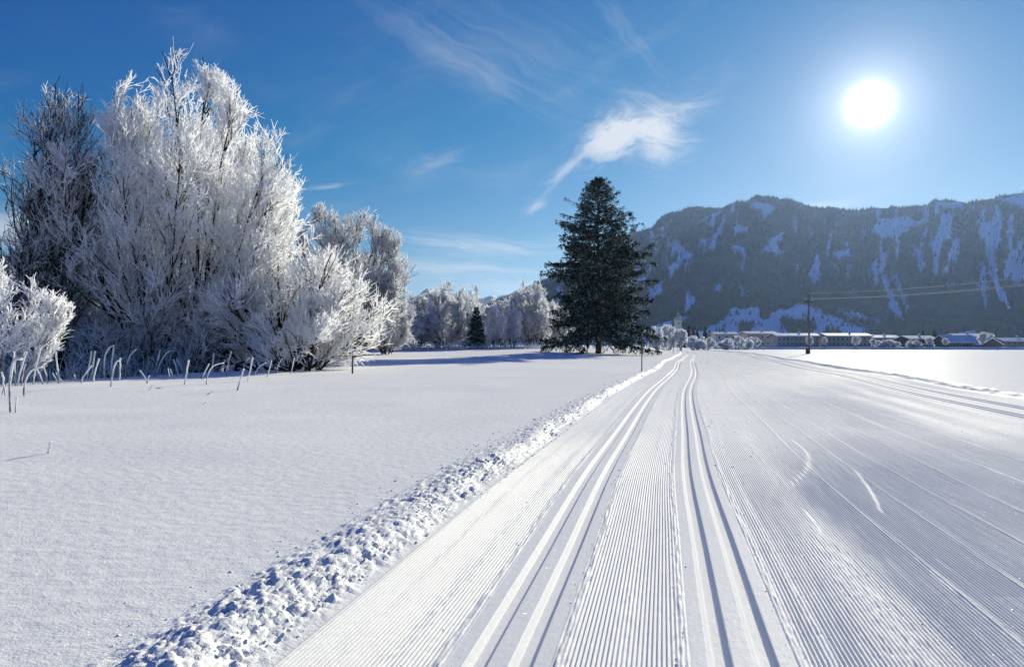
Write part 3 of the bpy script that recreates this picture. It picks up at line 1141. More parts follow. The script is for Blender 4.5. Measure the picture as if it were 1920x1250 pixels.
# ------------------------------------------------------------------ the near trees on the left
FINE = ((.3, .7), (.3, .7), (.25, .65))
big = frost_tree(21, 20.0, 22, .55, (15, 8, 5, 3), (5.6, 2.3, 1.25),
                 hull([(0, 6.2), (.2, 7.0), (.42, 7.2), (.57, 6.7), (.68, 5.9), (.85, 3.8), (.95, 2.2), (1, 1.0)]), .020, frost=(.0, .18, .92, 1.05), base_r=1.5, stem_r=.16, dome=.22, ang=FINE, twl=.45, up=(.05, .12, .14, .12))
plant(big, 'frosted_willow', spot(350, 41), 'tallest white frosted willow with many stems rising from the stream bank')
sprawl = frost_tree(22, 8.8, 14, 1.05, (11, 7, 4, 3), (4.2, 1.9, 1.1),
                    hull([(0, 5.2), (.15, 5.6), (.4, 5.0), (.7, 3.4), (.9, 1.8), (1, .7)]), .020, ang=FINE, twl=.45, dome=.25, frost=(.0, .2, .92, 1.05), base_r=1.0, stem_r=.12, up=(.02, .05, .08, .09), t_low=.05)
plant(sprawl, 'frosted_willow', spot(535, 42), 'wide low frosted willow with branches sprawling down onto the snow', rz=.6, scale=1.1)
low = frost_tree(23, 4.6, 10, 1.15, (9, 7, 5, 3), (3.2, 1.4, .7),
                 hull([(0, 3.0), (.3, 3.2), (.7, 2.3), (1, .6)]), .019, ang=FINE, frost=(.0, .2, .92, 1.05), base_r=.7, stem_r=.07, up=(.0, .03, .06, .06), t_low=.05)
plant(low, 'frosted_bush', spot(572, 40), 'low frosted bush spreading over the snow beside the short banded post', 'bush', scale=1.1)
dark = frost_tree(24, 18.0, 6, .20, (16, 6, 4, 2), (5.0, 2.1, 1.1),
                  hull([(0, 2.5), (.15, 4.2), (.5, 4.0), (.8, 2.8), (1, 1.2)]), .015, frost=(.0, .06, .34, .66), ang=FINE, base_r=.8, stem_r=.17)
plant(dark, 'bare_tree', spot(8, 36), 'tall dark bare tree with several trunks and only frosted tips', rz=3.4, scale=1.1)
plant(dark, 'bare_tree', spot(100, 38), 'slender dark bare tree standing between the tallest willow and the larger dark tree', rz=2.4, scale=(.85, .85, 1.08))
shrub = frost_tree(25, 5.6, 9, .7, (7, 6, 4, 3), (2.4, 1.1, .6),
                   hull([(0, 1.2), (.3, 2.0), (.7, 2.1), (.9, 1.5), (1, .6)]), .022, frost=(.5, .75, .95, 1.0), base_r=.5, stem_r=.05)
plant(shrub, 'frosted_shrub', spot(12, 26), 'bright white upright frosted shrub in front of the dark bare trees', 'bush', scale=.85)
thick = frost_tree(26, 6.0, 12, .7, (9, 7, 4, 2), (3.0, 1.4, .8),
                   hull([(0, 2.6), (.4, 3.2), (.8, 2.4), (1, .8)]), .018, frost=(.05, .2, .62, .85), base_r=1.2, stem_r=.06)
for k, (pxx, D, s) in enumerate(((-70, 36, 1.0), (35, 38, .95), (120, 37, 1.0), (200, 39, 1.05), (270, 39, .95), (350, 40, .95), (-30, 47, 1.5), (150, 50, 1.5), (250, 48, 1.3), (60, 55, 1.7), (420, 43, .85))):
    plant(thick, 'thicket_bush', spot(pxx, D), 'dark tangled bush of the shaded thicket behind the frosted stems', 'bush', 'thicket bushes behind the frosted stems', rz=k * 1.3, scale=s)

brown = frost_tree(29, 17.6, 24, .66, (10, 8, 5, 3), (5.0, 2.2, 1.15),
                   hull([(0, 4.5), (.2, 6.4), (.45, 7.0), (.7, 5.6), (.88, 3.6), (1, 1.2)]), .022, frost=(.0, .1, .6, .9), base_r=1.0, stem_r=.13, dome=.14, ang=FINE, twl=.45)
plant(brown, 'frosted_tree', spot(645, 72), 'tall round brownish tree dusted with frost rising behind the sprawling willow', mat=M_FROST_B)

# ------------------------------------------------------------------ the row of frosted trees behind the spruce's shadow
roundt = frost_tree(31, 9.5, 9, .7, (12, 9, 6, 3), (3.8, 1.7, .8),
                    hull([(0, 3.0), (.2, 4.4), (.5, 4.6), (.8, 3.2), (1, 1.0)]), .034, frost=(.15, .5, .95, 1.05), dome=.25, base_r=.6, stem_r=.1, t_low=.05)
colum = frost_tree(32, 9.5, 8, .26, (12, 8, 5, 3), (2.6, 1.2, .7),
                   hull([(0, .8), (.2, 1.9), (.5, 2.3), (.8, 1.6), (1, .4)]), .036, frost=(.1, .4, .85, 1.0), base_r=.4, stem_r=.09, up=(.1, .22, .2, .15))
thin = frost_tree(33, 14.0, 4, .22, (15, 6, 3, 2), (3.6, 1.6, .9),
                  hull([(0, 1.0), (.3, 2.8), (.7, 2.6), (.9, 1.9), (1, 1.0)]), .022, frost=(.1, .3, .55, .8), base_r=.4, stem_r=.11, up=(.1, .18, .15, .12))
plant(roundt, 'frosted_tree', spot(722, 92), 'lower frosted tree just beyond the tall round brownish one', mat=M_FROST_B, rz=2.1, scale=(.9, .9, 1.0))
plant(roundt, 'frosted_bush', spot(742, 112), 'bright rounded frosted bush beside the lower tree beyond the tall brownish one', 'bush', rz=.4, scale=(1.15, 1.15, .95))
plant(roundt, 'frosted_tree', spot(826, 122), 'broad white frosted tree left alone beside the small green fir', rz=1.9, scale=(1.3, 1.3, 1.24))
plant(colum, 'frosted_tree', spot(927, 128), 'narrow upright frosted tree just behind the small green fir', rz=.2, scale=(1.05, 1.05, 1.02))
plant(colum, 'frosted_tree', spot(962, 134), 'slim frosted tree between the upright one and the wide ragged one', rz=1.2, scale=(1.05, 1.05, .95))
plant(roundt, 'frosted_tree', spot(1000, 138), 'wide ragged frosted tree reaching up to the dark spruce', rz=3.0, scale=(1.2, 1.2, 1.4))
plant(thin, 'bare_tree', spot(832, 140), 'thin tall tree with bare top above the broad white frosted tree', rz=.4, scale=(1, 1, 1.02))
plant(thin, 'bare_tree', spot(886, 146), 'thin tall tree with bare top straight behind the small green fir', rz=1.6, scale=(1, 1, 1.0))
plant(thin, 'bare_tree', spot(985, 150), 'thin tall tree with bare top above the wide ragged frosted tree', rz=2.6, scale=(1.1, 1.1, 1.1))
for k, (pxx, D, s, sz, lb) in enumerate(((780, 126, .85, .95, 'grey frosted tree between the rounded bush and the broad white tree'),
                                         (868, 140, 1.0, 1.15, 'grey frosted tree looking over the shoulder of the broad white tree'),
                                         (905, 148, 1.0, .85, 'grey frosted tree behind the gap right beside the small green fir'),
                                         (945, 150, 1.0, 1.0, 'grey frosted tree behind the narrow upright tree and its slim neighbour'),
                                         (700, 120, .9, .85, 'grey frosted tree behind the rounded bush near the tall brownish tree'),
                                         (1030, 150, .9, .95, 'grey frosted tree half hidden by the left side of the large spruce'),
                                         (1045, 165, 1.0, .85, 'grey frosted tree standing behind the large spruce'),
                                         (660, 108, .9, .8, 'grey frosted tree below the tall round brownish tree'))):
    plant(roundt, 'frosted_tree', spot(pxx, D), lb, 'tree', 'back row of frosted trees', rz=k * 1.1, scale=(s * 1.1, s * 1.1, sz * 1.15))


# ------------------------------------------------------------------ spruces
def spruce(seed, H, R, nb, expo=3.4, low=1.2, blade=.34, dens=1.0):
    r = np.random.default_rng(seed)
    h = low + (H - low - .25) * (np.arange(nb) / nb) ** 1.0 + r.normal(0, .12, nb)
    h = np.clip(h, low * .8, H - .2)
    q = h / H
    a = np.arange(nb) * 2.39996 + r.normal(0, .25, nb)
    bulk = 1 + .16 * np.sin(2 * a + h * .9) + .10 * np.sin(5 * a - h * 1.7)
    prof = np.interp(q, [0, .07, .19, .31, .49, .64, .79, .885, .945, .98, 1], [.86, .90, 1.0, .93, .86, .74, .57, .36, .19, .08, .01]) if expo > 3 else (1 - q ** expo)
    L = R * prof * r.uniform(.72, 1.10, nb) * bulk + .12
    elev = -.20 + .85 * q ** 1.6 + r.normal(0, .08, nb)
    D = np.stack([np.cos(a) * np.cos(elev), np.sin(a) * np.cos(elev), np.sin(elev)], 1)
    P = np.stack([0 * a, 0 * a, h], 1)
    K = 8
    pts = [P]
    d = D.copy()
    for k in range(K - 1):                      # sag, then lift at the tip
        d = d + r.normal(0, .05, d.shape)
        d[:, 2] += np.where(k < 3, -.10, .10) * (1 - q)
        d = norm(d)
        pts.append(pts[-1] + d * (L / (K - 1))[:, None])
    br = np.stack(pts, 1)
    # side branchlets, lying nearly flat
    n2 = int(20 * dens)
    P2, D2, i2, t2 = sprout(r, br, n2, .22, 1.0, .5, 1.15)
    D2[:, 2] *= .35
    D2 = norm(D2)
    L2 = (L[i2] * .30 * (1.1 - t2) + .35) * r.uniform(.6, 1.2, len(i2))
    s2 = grow(r, P2, D2, L2, 4, .10, (0, 0, -.05))
    # curtains of hanging twigs
    n3 = int(5 * dens) + 1
    P3, _, i3, t3 = sprout(r, s2, n3, .1, 1.0, .3, .5)
    D3 = norm(np.stack([r.normal(0, .28, len(i3)), r.normal(0, .28, len(i3)), -np.ones(len(i3))], 1))
    L3 = np.clip(r.lognormal(math.log(.55), .4, len(i3)), .2, 1.5) * (.5 + .75 * (1 - q[i2[i3]])) * (H / 26) ** .5
    s3 = grow(r, P3, D3, L3, 3, .12, (0, 0, 0))
    tr = grow(r, np.array([[0., 0, -.4]]), np.array([[0, 0, 1.]]), np.array([H + .3]), 14, .004, (0, 0, .05))
    trunk = join([tubes(tr, H * .018, .02, 10, 0.0), tubes(br, .02 + .008 * L, .012, 4, 0.0)])

    # needle sprays: ragged flat blades around every twig
    def sprays(s, n, ln, wd, fr):
        N, Kk, _ = s.shape
        P, _, ii, tt = sprout(r, s, n, .05, 1.0, .1, .2)
        tan = norm(s[ii, -1] - s[ii, 0])
        ax = norm(tan + r.normal(0, .45, tan.shape))
        side = norm(np.cross(ax, r.standard_normal(ax.shape)))
        l = ln * r.uniform(.6, 1.3, len(ii))[:, None]
        w = wd * r.uniform(.6, 1.3, len(ii))[:, None]
        sz = (1 - .62 * sstep(.5 * H, H, P[:, 2]))[:, None]
        l, w = l * sz, w * sz
        V = np.stack([P - ax * l * .35, P + side * w, P + ax * l * .65, P - side * w], 1)
        f = np.clip(fr + .22 * r.standard_normal(len(ii)) + .25 * (tt > .75), 0, 1)
        return V.reshape(-1, 3), np.arange(len(ii) * 4).reshape(-1, 4), np.repeat(f, 4)
    needles = join([sprays(br, int(20 * dens), blade * 1.3, blade * .34, .02), sprays(s2, 8, blade * 1.1, blade * .30, .05), sprays(s3, 4, blade * .9, blade * .22, .14)])
    return (mesh_np('spruce_trunk', trunk[0], trunk[1], True, {'frost': trunk[2]}),
            mesh_np('spruce_crown', needles[0], needles[1], False, {'frost': needles[2]}))


sp = spruce(41, 25.8, 8.2, 300, low=2.7, blade=.31, dens=.95)
so_ = thing('spruce_tree', spot(1122, 100), 'large dark green spruce standing alone in the snow field', 'tree', rz=1.0)
link('trunk', sp[0], M_BARK, so_)
link('crown', sp[1], M_NEEDLE, so_)
sp2 = spruce(42, 7.6, 1.7, 90, 1.5, .3, .26, .5)
so_ = thing('fir_tree', spot(893, 121), 'small dark green fir among the white frosted trees', 'tree')
link('trunk', sp2[0], M_BARK, so_)
link('crown', sp2[1], M_NEEDLE, so_)

# ------------------------------------------------------------------ frosted stems poking out of the snow
STEMS = [  # base pixel, mid pixel, tip pixel (photograph, on the snow surface)
    ((22, 772), (18, 690), (36, 673)), ((30, 773), (35, 757), (39, 742)), ((5, 739), (7, 727), (9, 719)), ((11, 741), (9, 715), (8, 697)),
    ((48, 742), (54, 702), (84, 687)), ((31, 719), (27, 685), (25, 655)), ((33, 718), (40, 680), (47, 655)), ((41, 718), (45, 695), (51, 678)),
    ((64, 717), (70, 680), (79, 649)), ((82, 716), (74, 695), (65, 678)), ((91, 715), (87, 698), (82, 684)), ((110, 714), (104, 703), (100, 695)),
    ((119, 713), (111, 702), (106, 694)), ((112, 714), (109, 685), (107, 655)), ((153, 714), (162, 697), (176, 681)), ((164, 709), (166, 680), (168, 655)),
    ((171, 709), (175, 685), (180, 655)), ((175, 712), (180, 690), (186, 668)), ((199, 708), (198, 662), (217, 645)), ((206, 707), (209, 680), (212, 648)),
    ((209, 720), (213, 680), (222, 671)), ((225, 710), (227, 688), (229, 667)), ((238, 703), (239, 668), (253, 649)), ((276, 715), (270, 702), (259, 690)),
    ((277, 713), (278, 705), (280, 699)), ((280, 727), (284, 722), (288, 714)), ((289, 703), (294, 675), (299, 653)), ((293, 703), (307, 664), (325, 655)),
    ((319, 707), (319, 697), (318, 686)), ((326, 706), (323, 697), (320, 688)), ((335, 703), (331, 687), (325, 671)), ((348, 693), (341, 678), (334, 663)),
    ((346, 717), (352, 692), (357, 671)), ((379, 707), (385, 692), (392, 678)), ((389, 717), (395, 686), (420, 676)), ((425, 701), (429, 675), (433, 655)),
    ((410, 695), (419, 680), (430, 668)), ((430, 691), (439, 677), (451, 668)), ((445, 727), (451, 705), (457, 686)), ((465, 710), (470, 690), (476, 666)),
    ((397, 701), (399, 680), (401, 660)), ((478, 700), (486, 684), (500, 676)), ((500, 704), (505, 690), (509, 672)), ((520, 697), (523, 680), (533, 668)),
    ((545, 698), (549, 684), (552, 668)), ((95, 849), (96, 838), (106, 826)), ((388, 735), (392, 732), (397, 728)), ((384, 757), (386, 755), (390, 753)),
]


def curve_stem(pts, r0, r1, seed, n=7):
    r = np.random.default_rng(seed)
    a, m, b = [np.array(p, float) for p in pts]
    a2 = a - (m - a) * .25
    t = np.linspace(0, 1, n)[:, None]
    p = (1 - t) ** 2 * a2 + 2 * t * (1 - t) * (2 * m - .5 * (a + b)) + t * t * b
    p[1:-1] += r.normal(0, .006, (n - 2, 3))
    f = np.clip(np.linspace(.45, 1.0, n) + r.normal(0, .1, n), 0, 1)[None]
    V, F, A = tubes(p[None], r0, r1, 6, f)
    # knobbly rime
    V = V + r.normal(0, .12, V.shape) * r0
    return V, F, A


for k, (b, m, t) in enumerate(STEMS):
    D = 1.5 * 1280 / max(b[1] - 646, 20)
    for _ in range(12):                                   # settle on the real snow surface
        x = (b[0] - 960) / 1280 * D
        D = .5 * D + .5 * (EYE - ground(x, D)) * 1280 / (b[1] - 646)
    D = min(max(D, 8), 46)
    while (b[0] - 960) / 1280 * D < -19.5 + 4 * float(sstep(24, 44, D)) + .2 and D > 20:
        D *= .98
    D *= .95 if D > 21 else 1
    x0 = (b[0] - 960) / 1280 * D
    z0 = ground(x0, D)
    r_ = random.Random(k)
    dy = r_.uniform(-.15, .15)
    P = [(0, 0, 0), ((m[0] - b[0]) / 1280 * D, dy * .5, (b[1] - m[1]) / 1280 * D), ((t[0] - b[0]) / 1280 * D, dy, (b[1] - t[1]) / 1280 * D)]
    hgt = P[2][2]
    rad = .011 + .012 * min(1, hgt)
    V, F, A = curve_stem(P, rad, rad * 1.35, k)
    o = link('frosted_weed', mesh_np('frosted_weed', V, F, True, {'frost': A}), M_STEM)
    o.location = (x0, D, z0)
    if k == 45:
        tag(o, 'short kinked twig alone in the smooth snow far in front of the stems', 'weed')
    elif hgt < .28:
        tag(o, 'tiny twig end just breaking through the snow near the frosted stems', 'weed', 'short twig ends in the snow')
    else:
        tag(o, 'rime coated plant stem standing in the snow in front of the thicket', 'weed', 'rime coated stems along the stream bank')


def build_reeds():
    """fringe of frosted grass under the trees: uncountable"""
    r = np.random.default_rng(77)
    segs = []
    n = 2600
    pxx = r.uniform(-40, 640, n)
    D = r.uniform(27, 40, n)
    pxb = r.uniform(640, 1040, 1500)
    Db = np.interp(pxb, [640, 740, 830, 930, 1040], [98, 105, 116, 121, 130]) + r.uniform(-3, 6, 1500)
    pxx, D = np.concatenate([pxx, pxb]), np.concatenate([D, Db])
    x = (pxx - 960) / 1280 * D
    xc = -19.5 + 4 * sstep(24, 44, D) - sstep(58, 100, D) * 30
    k = (x < xc - .3) | (D > 90)
    x, D = x[k], D[k]
    P = np.stack([x, D, zfield(x, D) - .05], 1)
    far = D > 90
    L = np.where(far, r.uniform(.3, 1.3, len(x)), r.uniform(.4, 1.5, len(x)))
    d = np.stack([r.normal(0, .25, len(x)), r.normal(0, .25, len(x)), np.ones(len(x))], 1)
    s = grow(r, P, d, L, 4, .16, (.02, 0, -.05))
    v, f, a = tubes(s, np.where(far, .03, .014), np.where(far, .03, .012), 3, np.clip(r.normal(.75, .2, (len(x), 1)), 0, 1))
    o = link('frosted_reeds', mesh_np('frosted_reeds', v, f, True, {'frost': a}), M_STEM)
    o['kind'] = 'stuff'
    tag(o, 'fringe of frosted reeds and grass along the foot of the trees', 'reeds')


build_reeds()


# ------------------------------------------------------------------ poles and posts
def snow_post(px_, D, h, r, label, mat=M_POST, group=None, off=None, band=False):
    x, y, z = spot(px_, D)
    if off is not None:
        x = float(cx(D)) + off
        z = ground(x, D)
    o = thing('marker_post', (x, y, z), label, 'post', group)
    Boxes().tube((0, 0, -.3), (.012 * h, 0, h), r, r * .85, 8).build('shaft', mat, o, True)
    Boxes().lathe([(r * 1.05, h - .015), (r * 1.0, h + .02), (r * .5, h + .045)], 8, .012 * h).build('snow_cap', M_ROOFSNOW, o, True)
    if band:
        Boxes().tube((.0095 * h, 0, h * .80), (.0115 * h, 0, h * .96), r * 1.25, r * 1.25, 8).build('white_band', M_WHITE, o, True)
    return o


snow_post(1203, 37.6, 2.02, .032, 'tall thin wooden marker post beside the bend of the ski trail')
snow_post(661, 36.5, 1.2, .05, 'short post with a white band near the sprawling willow', band=True)
snow_post(1217, 150, 3.6, .14, 'thick dark post in the field just past the large spruce', M_POLE)
for k, (pxx, D, h) in enumerate(((1262, 118, 2.7), (1270.5, 165, 2.4), (1274, 185, 2.2), (1277.5, 205, 2.2))):
    snow_post(pxx, D, h, .045, 'thin marker post far along the ski trail edge', group='marker posts far along the trail')
for k, (pxx, D) in enumerate(((1431, 210), (1714, 215), (1870, 190))):
    snow_post(pxx, D, 1.0, .05, 'small stake standing alone in the flat field before the village', group='stakes in the far field')


def utility_pole(loc, h, label, rz):
    o = thing('utility_pole', loc, label, 'pole', None, rz)
    Boxes().tube((0, 0, -.5), (0, 0, h), .17, .11, 10).build('shaft', M_POLE, o, True)
    Boxes().box(-1.0, 1.0, -.07, .07, h - 1.35, h - 1.2).build('crossarm', M_POST, o)
    for sx in (-.92, .92):
        Boxes().tube((sx, 0, h - 1.2), (sx, 0, h - .85), .03, .03, 6).build('insulator_pin', M_POLE, o)
        Boxes().lathe([(.05, h - .95), (.09, h - .9), (.06, h - .84), (.08, h - .78), (.03, h - .72)], 8, sx).build('insulator', M_WHITE, o, True)
    Boxes().lathe([(.05, h), (.09, h + .06), (.06, h + .12), (.03, h + .2)], 8).build('insulator', M_WHITE, o, True)
    Boxes().box(-.55, -.13, -.25, .25, -.2, .95).build('switch_box', M_WOOD, o)
    return o


PA = spot(1517, 112)
PA = (PA[0], PA[1], at(1517, 664, 112)[2])
hA = (664 - 551) / 1280 * 112
PB = (72.0, 70.0, ground(72, 70))
PC = (28.0, 300.0, ground(28, 300))
line_rz = math.atan2(PB[1] - PA[1], PB[0] - PA[0]) + math.pi / 2
utility_pole(PA, hA, 'tall utility pole with one crossarm standing in the flat snow field', line_rz)


def wire(a, b, sag, label, r=.009):
    n = 28
    t = np.linspace(0, 1, n)[:, None]
    p = np.array(a)[None] * (1 - t) + np.array(b)[None] * t
    p[:, 2] -= sag * 4 * t[:, 0] * (1 - t[:, 0])
    v, f, fr = tubes(p[None], r, r, 5, .7)
    o = link('power_line', mesh_np('power_line', v, f, True, {'frost': fr}), M_FROST)  # frost white here stands in for sunlight catching the cables
    tag(o, label, 'wire', 'power lines at the utility pole')


_c, _s = math.cos(line_rz), math.sin(line_rz)
for sx, dz, wl in ((-.92, -.78, 'power line coloured sunlit white leaving the crossarm end nearer the trail'), (.92, -.78, 'power line coloured sunlit white leaving the crossarm end nearer the village'), (0, .12, 'power line coloured sunlit white leaving the very tip of the utility pole')):
    a = (PA[0] + sx * _c, PA[1] + sx * _s, PA[2] + hA + dz)
    b = (PB[0] + sx * _c, PB[1] + sx * _s, PB[2] + hA + 1.1 + dz)
    wire(a, b, .9, wl)


# ------------------------------------------------------------------ village
def embankment():
    n = 120
    t = np.linspace(0, 1, n)
    X = 100 + t * 240
    Y = 352 - t * 58
    prof = [(-1.5, -.3), (-.5, .1), (0, 1.15), (.5, 1.3), (6, 1.3), (9, -.3)]
    V = []
    for i in range(n):
        z = ground(X[i], Y[i])
        rise = float(sstep(0, .12, t[i]))
        for (d, h) in prof:
            V.append((X[i] + d * .23, Y[i] + d, z - .15 + h * rise * (1 + .12 * float(fbm(t[i] * 40, d, 3, 8)))))
    o = link('road_embankment', mesh_np('road_embankment', np.array(V), grid_faces(n, len(prof))), M_ROOFSNOW)
    o['kind'] = 'structure'


embankment()


def house(px0, px1, D, py_eave, py_base, label, wall=0, depth=11, gable='x', roof_h=1.6, rz=0.0, floors=2, timber=False, nwin=None, chimney=True):
    """a house whose front faces the field; gable 'x': ridge along the front, 'y': gable end to the front"""
    xa, xb = (px0 - 960) / 1280 * D, (px1 - 960) / 1280 * D
    w = xb - xa
    zb = EYE - (py_base - 646) / 1280 * D
    h = (py_base - py_eave) / 1280 * D
    o = thing('house', ((xa + xb) / 2, D, zb), label, 'house', None, rz)
    hw = w / 2
    b = Boxes().box(-hw, hw, 0, depth, -1.5, h)
    if gable == 'y':
        b.poly([(-hw, .002, h), (hw, .002, h), (0, .002, h + roof_h)], [[0, 1, 2]])
        b.poly([(-hw, depth - .002, h), (hw, depth - .002, h), (0, depth - .002, h + roof_h)], [[1, 0, 2]])
    else:
        b.poly([(-hw + .002, 0, h), (-hw + .002, depth, h), (-hw + .002, depth / 2, h + roof_h)], [[1, 0, 2]])
        b.poly([(hw - .002, 0, h), (hw - .002, depth, h), (hw - .002, depth / 2, h + roof_h)], [[0, 1, 2]])
    b.build('wall', M_WALLS[wall], o)
    e, th = .9, .42

    def slab(pts, name, mat, lift, t_):
        v = [(x, y, z + lift) for x, y, z in pts] + [(x, y, z + lift + t_) for x, y, z in pts]
        Boxes().poly(v, [[3, 2, 1, 0], [4, 5, 6, 7], [0, 1, 5, 4], [1, 2, 6, 5], [2, 3, 7, 6], [3, 0, 4, 7]]).build(name, mat, o)
    if gable == 'x':
        k = roof_h / (depth / 2)
        for (y0, y1, sgn) in ((-e, depth / 2, 1), (depth + e, depth / 2, -1)):
            pts = [(-hw - e, y0, h - k * e), (hw + e, y0, h - k * e), (hw + e, y1, h + roof_h), (-hw - e, y1, h + roof_h)]
            if sgn < 0:
                pts = pts[::-1]
            slab(pts, 'roof', M_WOOD, .02, .18)
            slab([(x * .995, y * .995, z) for x, y, z in pts], 'roof_snow', M_ROOFSNOW, .205, th)
    else:
        k = roof_h / hw
        for sgn in (-1, 1):
            pts = [(sgn * (hw + e), -e, h - k * e), (sgn * (hw + e), depth + e, h - k * e), (0, depth + e, h + roof_h), (0, -e, h + roof_h)]
            if sgn < 0:
                pts = pts[::-1]
            slab(pts, 'roof', M_WOOD, .02, .18)
            slab([(x * .995, y, z) for x, y, z in pts], 'roof_snow', M_ROOFSNOW, .205, th)
    n = nwin or max(2, int(w / 3.2))
    fh = h / floors
    for f in range(floors):
        for i in range(n):
            wx = -hw + w * (i + .5) / n
            z0 = f * fh + fh * .30
            fr = Boxes().box(wx - .65, wx + .65, -.10, .02, z0, z0 + fh * .46).build('window', M_FRAME, o)
            Boxes().box(wx - .53, wx + .53, -.13, -.102, z0 + .1, z0 + fh * .46 - .1).build('pane', M_PANE, fr)
    if timber:
        Boxes().box(-hw - .3, hw + .3, -1.3, -.14, fh - .12, fh + .02).build('balcony_floor', M_WOOD, o)
        Boxes().box(-hw - .3, hw + .3, -1.33, -1.25, fh + .03, fh + 1.0).build('balcony_rail', M_WOOD, o)
    if chimney:
        cxp = hw * .3
        Boxes().box(cxp - .4, cxp + .4, depth * .5 + .2, depth * .5 + .9, h + roof_h - .4, h + roof_h + 1.3).build('chimney', M_WALLS[1], o)
        Boxes().box(cxp - .45, cxp + .45, depth * .5 + .15, depth * .5 + .95, h + roof_h + 1.31, h + roof_h + 1.6).build('chimney_snow', M_ROOFSNOW, o)
    return o


house(1342, 1382, 395, 627, 650, 'house mostly hidden behind frosted bushes with a sunny snowy roof', 4, 10, 'x', 1.0)
house(1402, 1456, 400, 626, 650, 'wide low house behind the large frosted bush left of the long apartment block', 2, 12, 'x', 1.1)
house(1458, 1536, 362, 630.5, 650, 'long two storey apartment block behind the utility pole', 2, 12, 'x', 1.2, nwin=10)
house(1551, 1634, 358, 630.5, 651, 'long apartment block with two small frosted trees before it', 0, 12, 'x', 1.2, nwin=10)
house(1639, 1686, 366, 634, 652, 'low house with snowy roof next to the second apartment block', 1, 11, 'x', 1.2)
house(1706, 1755, 350, 636, 653, 'chalet with parked cars in front of it', 3, 12, 'x', 1.4, timber=True)
house(1797, 1846, 372, 631, 652, 'house behind the dark barn showing only its sunny snowy roof', 1, 12, 'x', 1.2)
house(1779, 1836, 338, 642, 654, 'broad dark barn with a deep shaded snowy roof', 3, 13, 'x', 3.2, floors=1, nwin=9, chimney=False)
house(1840, 1877, 332, 646, 655, 'small gabled house beside the dark barn', 3, 10, 'y', 2.8, floors=1, timber=False)
house(1884, 1945, 345, 640, 655, 'house at the end of the village past the lone frosted tree', 1, 11, 'x', 1.4)


def church():
    D = 680
    x, _, _ = at(1271.5, 640, D)
    z = -1.0
    o = thing('church', (x, D, z), 'white church with an onion domed tower above the frosted trees', 'church')
    px_m = D / 1280
    zt = 1.65 + (646 - 600.5) * px_m - z
    Boxes().box(-2.9, 2.9, -2.9, 2.9, -1, zt).build('tower', M_WALLS[4], o)
    for zz in (zt - 4.2, zt - 9):
        w_ = Boxes().box(-.75, .75, -3.0, -2.88, zz, zz + 2.2).build('belfry_window', M_FRAME, o)
        Boxes().box(-.6, .6, -3.06, -3.01, zz + .15, zz + 2.0).build('pane', M_PANE, w_)
    Boxes().box(-3.2, 3.2, -3.2, 3.2, zt + .002, zt + .5).build('cornice', M_WALLS[2], o)
    Boxes().lathe([(2.9, zt + .5), (3.3, zt + 1.4), (3.2, zt + 2.4), (2.4, zt + 3.6), (1.3, zt + 4.5), (.9, zt + 5.2), (1.1, zt + 5.8), (.8, zt + 6.6), (.35, zt + 7.6), (.2, zt + 9.0), (.08, zt + 11.0)], 14).build('onion_dome', M_WALLS[2], o, True)
    Boxes().box(-.06, .06, -.06, .06, zt + 11, zt + 12.4).box(-.45, .45, -.05, .05, zt + 11.7, zt + 11.85).build('cross', M_POLE, o)
    Boxes().box(3.0, 24, -5, 5, -1, 10).build('nave', M_WALLS[4], o)
    Boxes().poly([(2.95, -5.6, 9.6), (24.5, -5.6, 9.6), (24.5, 0, 16), (2.95, 0, 16), (2.95, 5.6, 9.6), (24.5, 5.6, 9.6)], [[0, 1, 2, 3], [3, 2, 5, 4], [0, 3, 4], [1, 5, 2], [0, 4, 5, 1]]).build('roof', M_ROOFSNOW, o)


church()


def car(loc, rz, label, mat):
    o = thing('parked_car', loc, label, 'car', None, rz)
    body = [(-2.1, .35), (-2.15, .75), (-1.9, .92), (-1.05, .98), (-.55, 1.42), (.75, 1.46), (1.55, 1.0), (2.05, .9), (2.12, .4)]
    n = len(body)
    v = [(x, -.82 if z < 1.1 else -.68, z) for x, z in body] + [(x, .82 if z < 1.1 else .68, z) for x, z in body]
    f = [[i, (i + 1) % n, n + (i + 1) % n, n + i] for i in range(n)] + [list(range(n))[::-1], list(range(n, 2 * n))]
    Boxes().poly(v, f).build('body', mat, o)
    for sy in (-1, 1):
        y = sy * .80
        Boxes().poly([(-.85, y, 1.0), (1.3, y, 1.02), (.65, sy * .72, 1.36), (-.5, sy * .72, 1.34)], [[0, 1, 2, 3] if sy < 0 else [3, 2, 1, 0]]).build('side_window', M_PANE, o)
        for x in (-1.3, 1.3):
            wv = Boxes().tube((x, sy * .66, .32), (x, sy * .86, .32), .32, .32, 12).build('wheel', M_TYRE, o)
            Boxes().tube((x, sy * .861, .32), (x, sy * .875, .32), .18, .18, 10).build('rim', M_WHITE, wv)
    Boxes().poly([(-.5, -.6, 1.47), (.7, -.6, 1.50), (.7, .6, 1.50), (-.5, .6, 1.47), (-.45, -.5, 1.62), (.62, -.5, 1.65), (.62, .5, 1.65), (-.45, .5, 1.62)],
                 [[0, 1, 5, 4], [1, 2, 6, 5], [2, 3, 7, 6], [3, 0, 4, 7], [4, 5, 6, 7]]).build('snow_cover', M_ROOFSNOW, o)


def emb_z(x):
    t = (x - 100) / 240
    return ground(x, 352 - t * 58) + 1.12


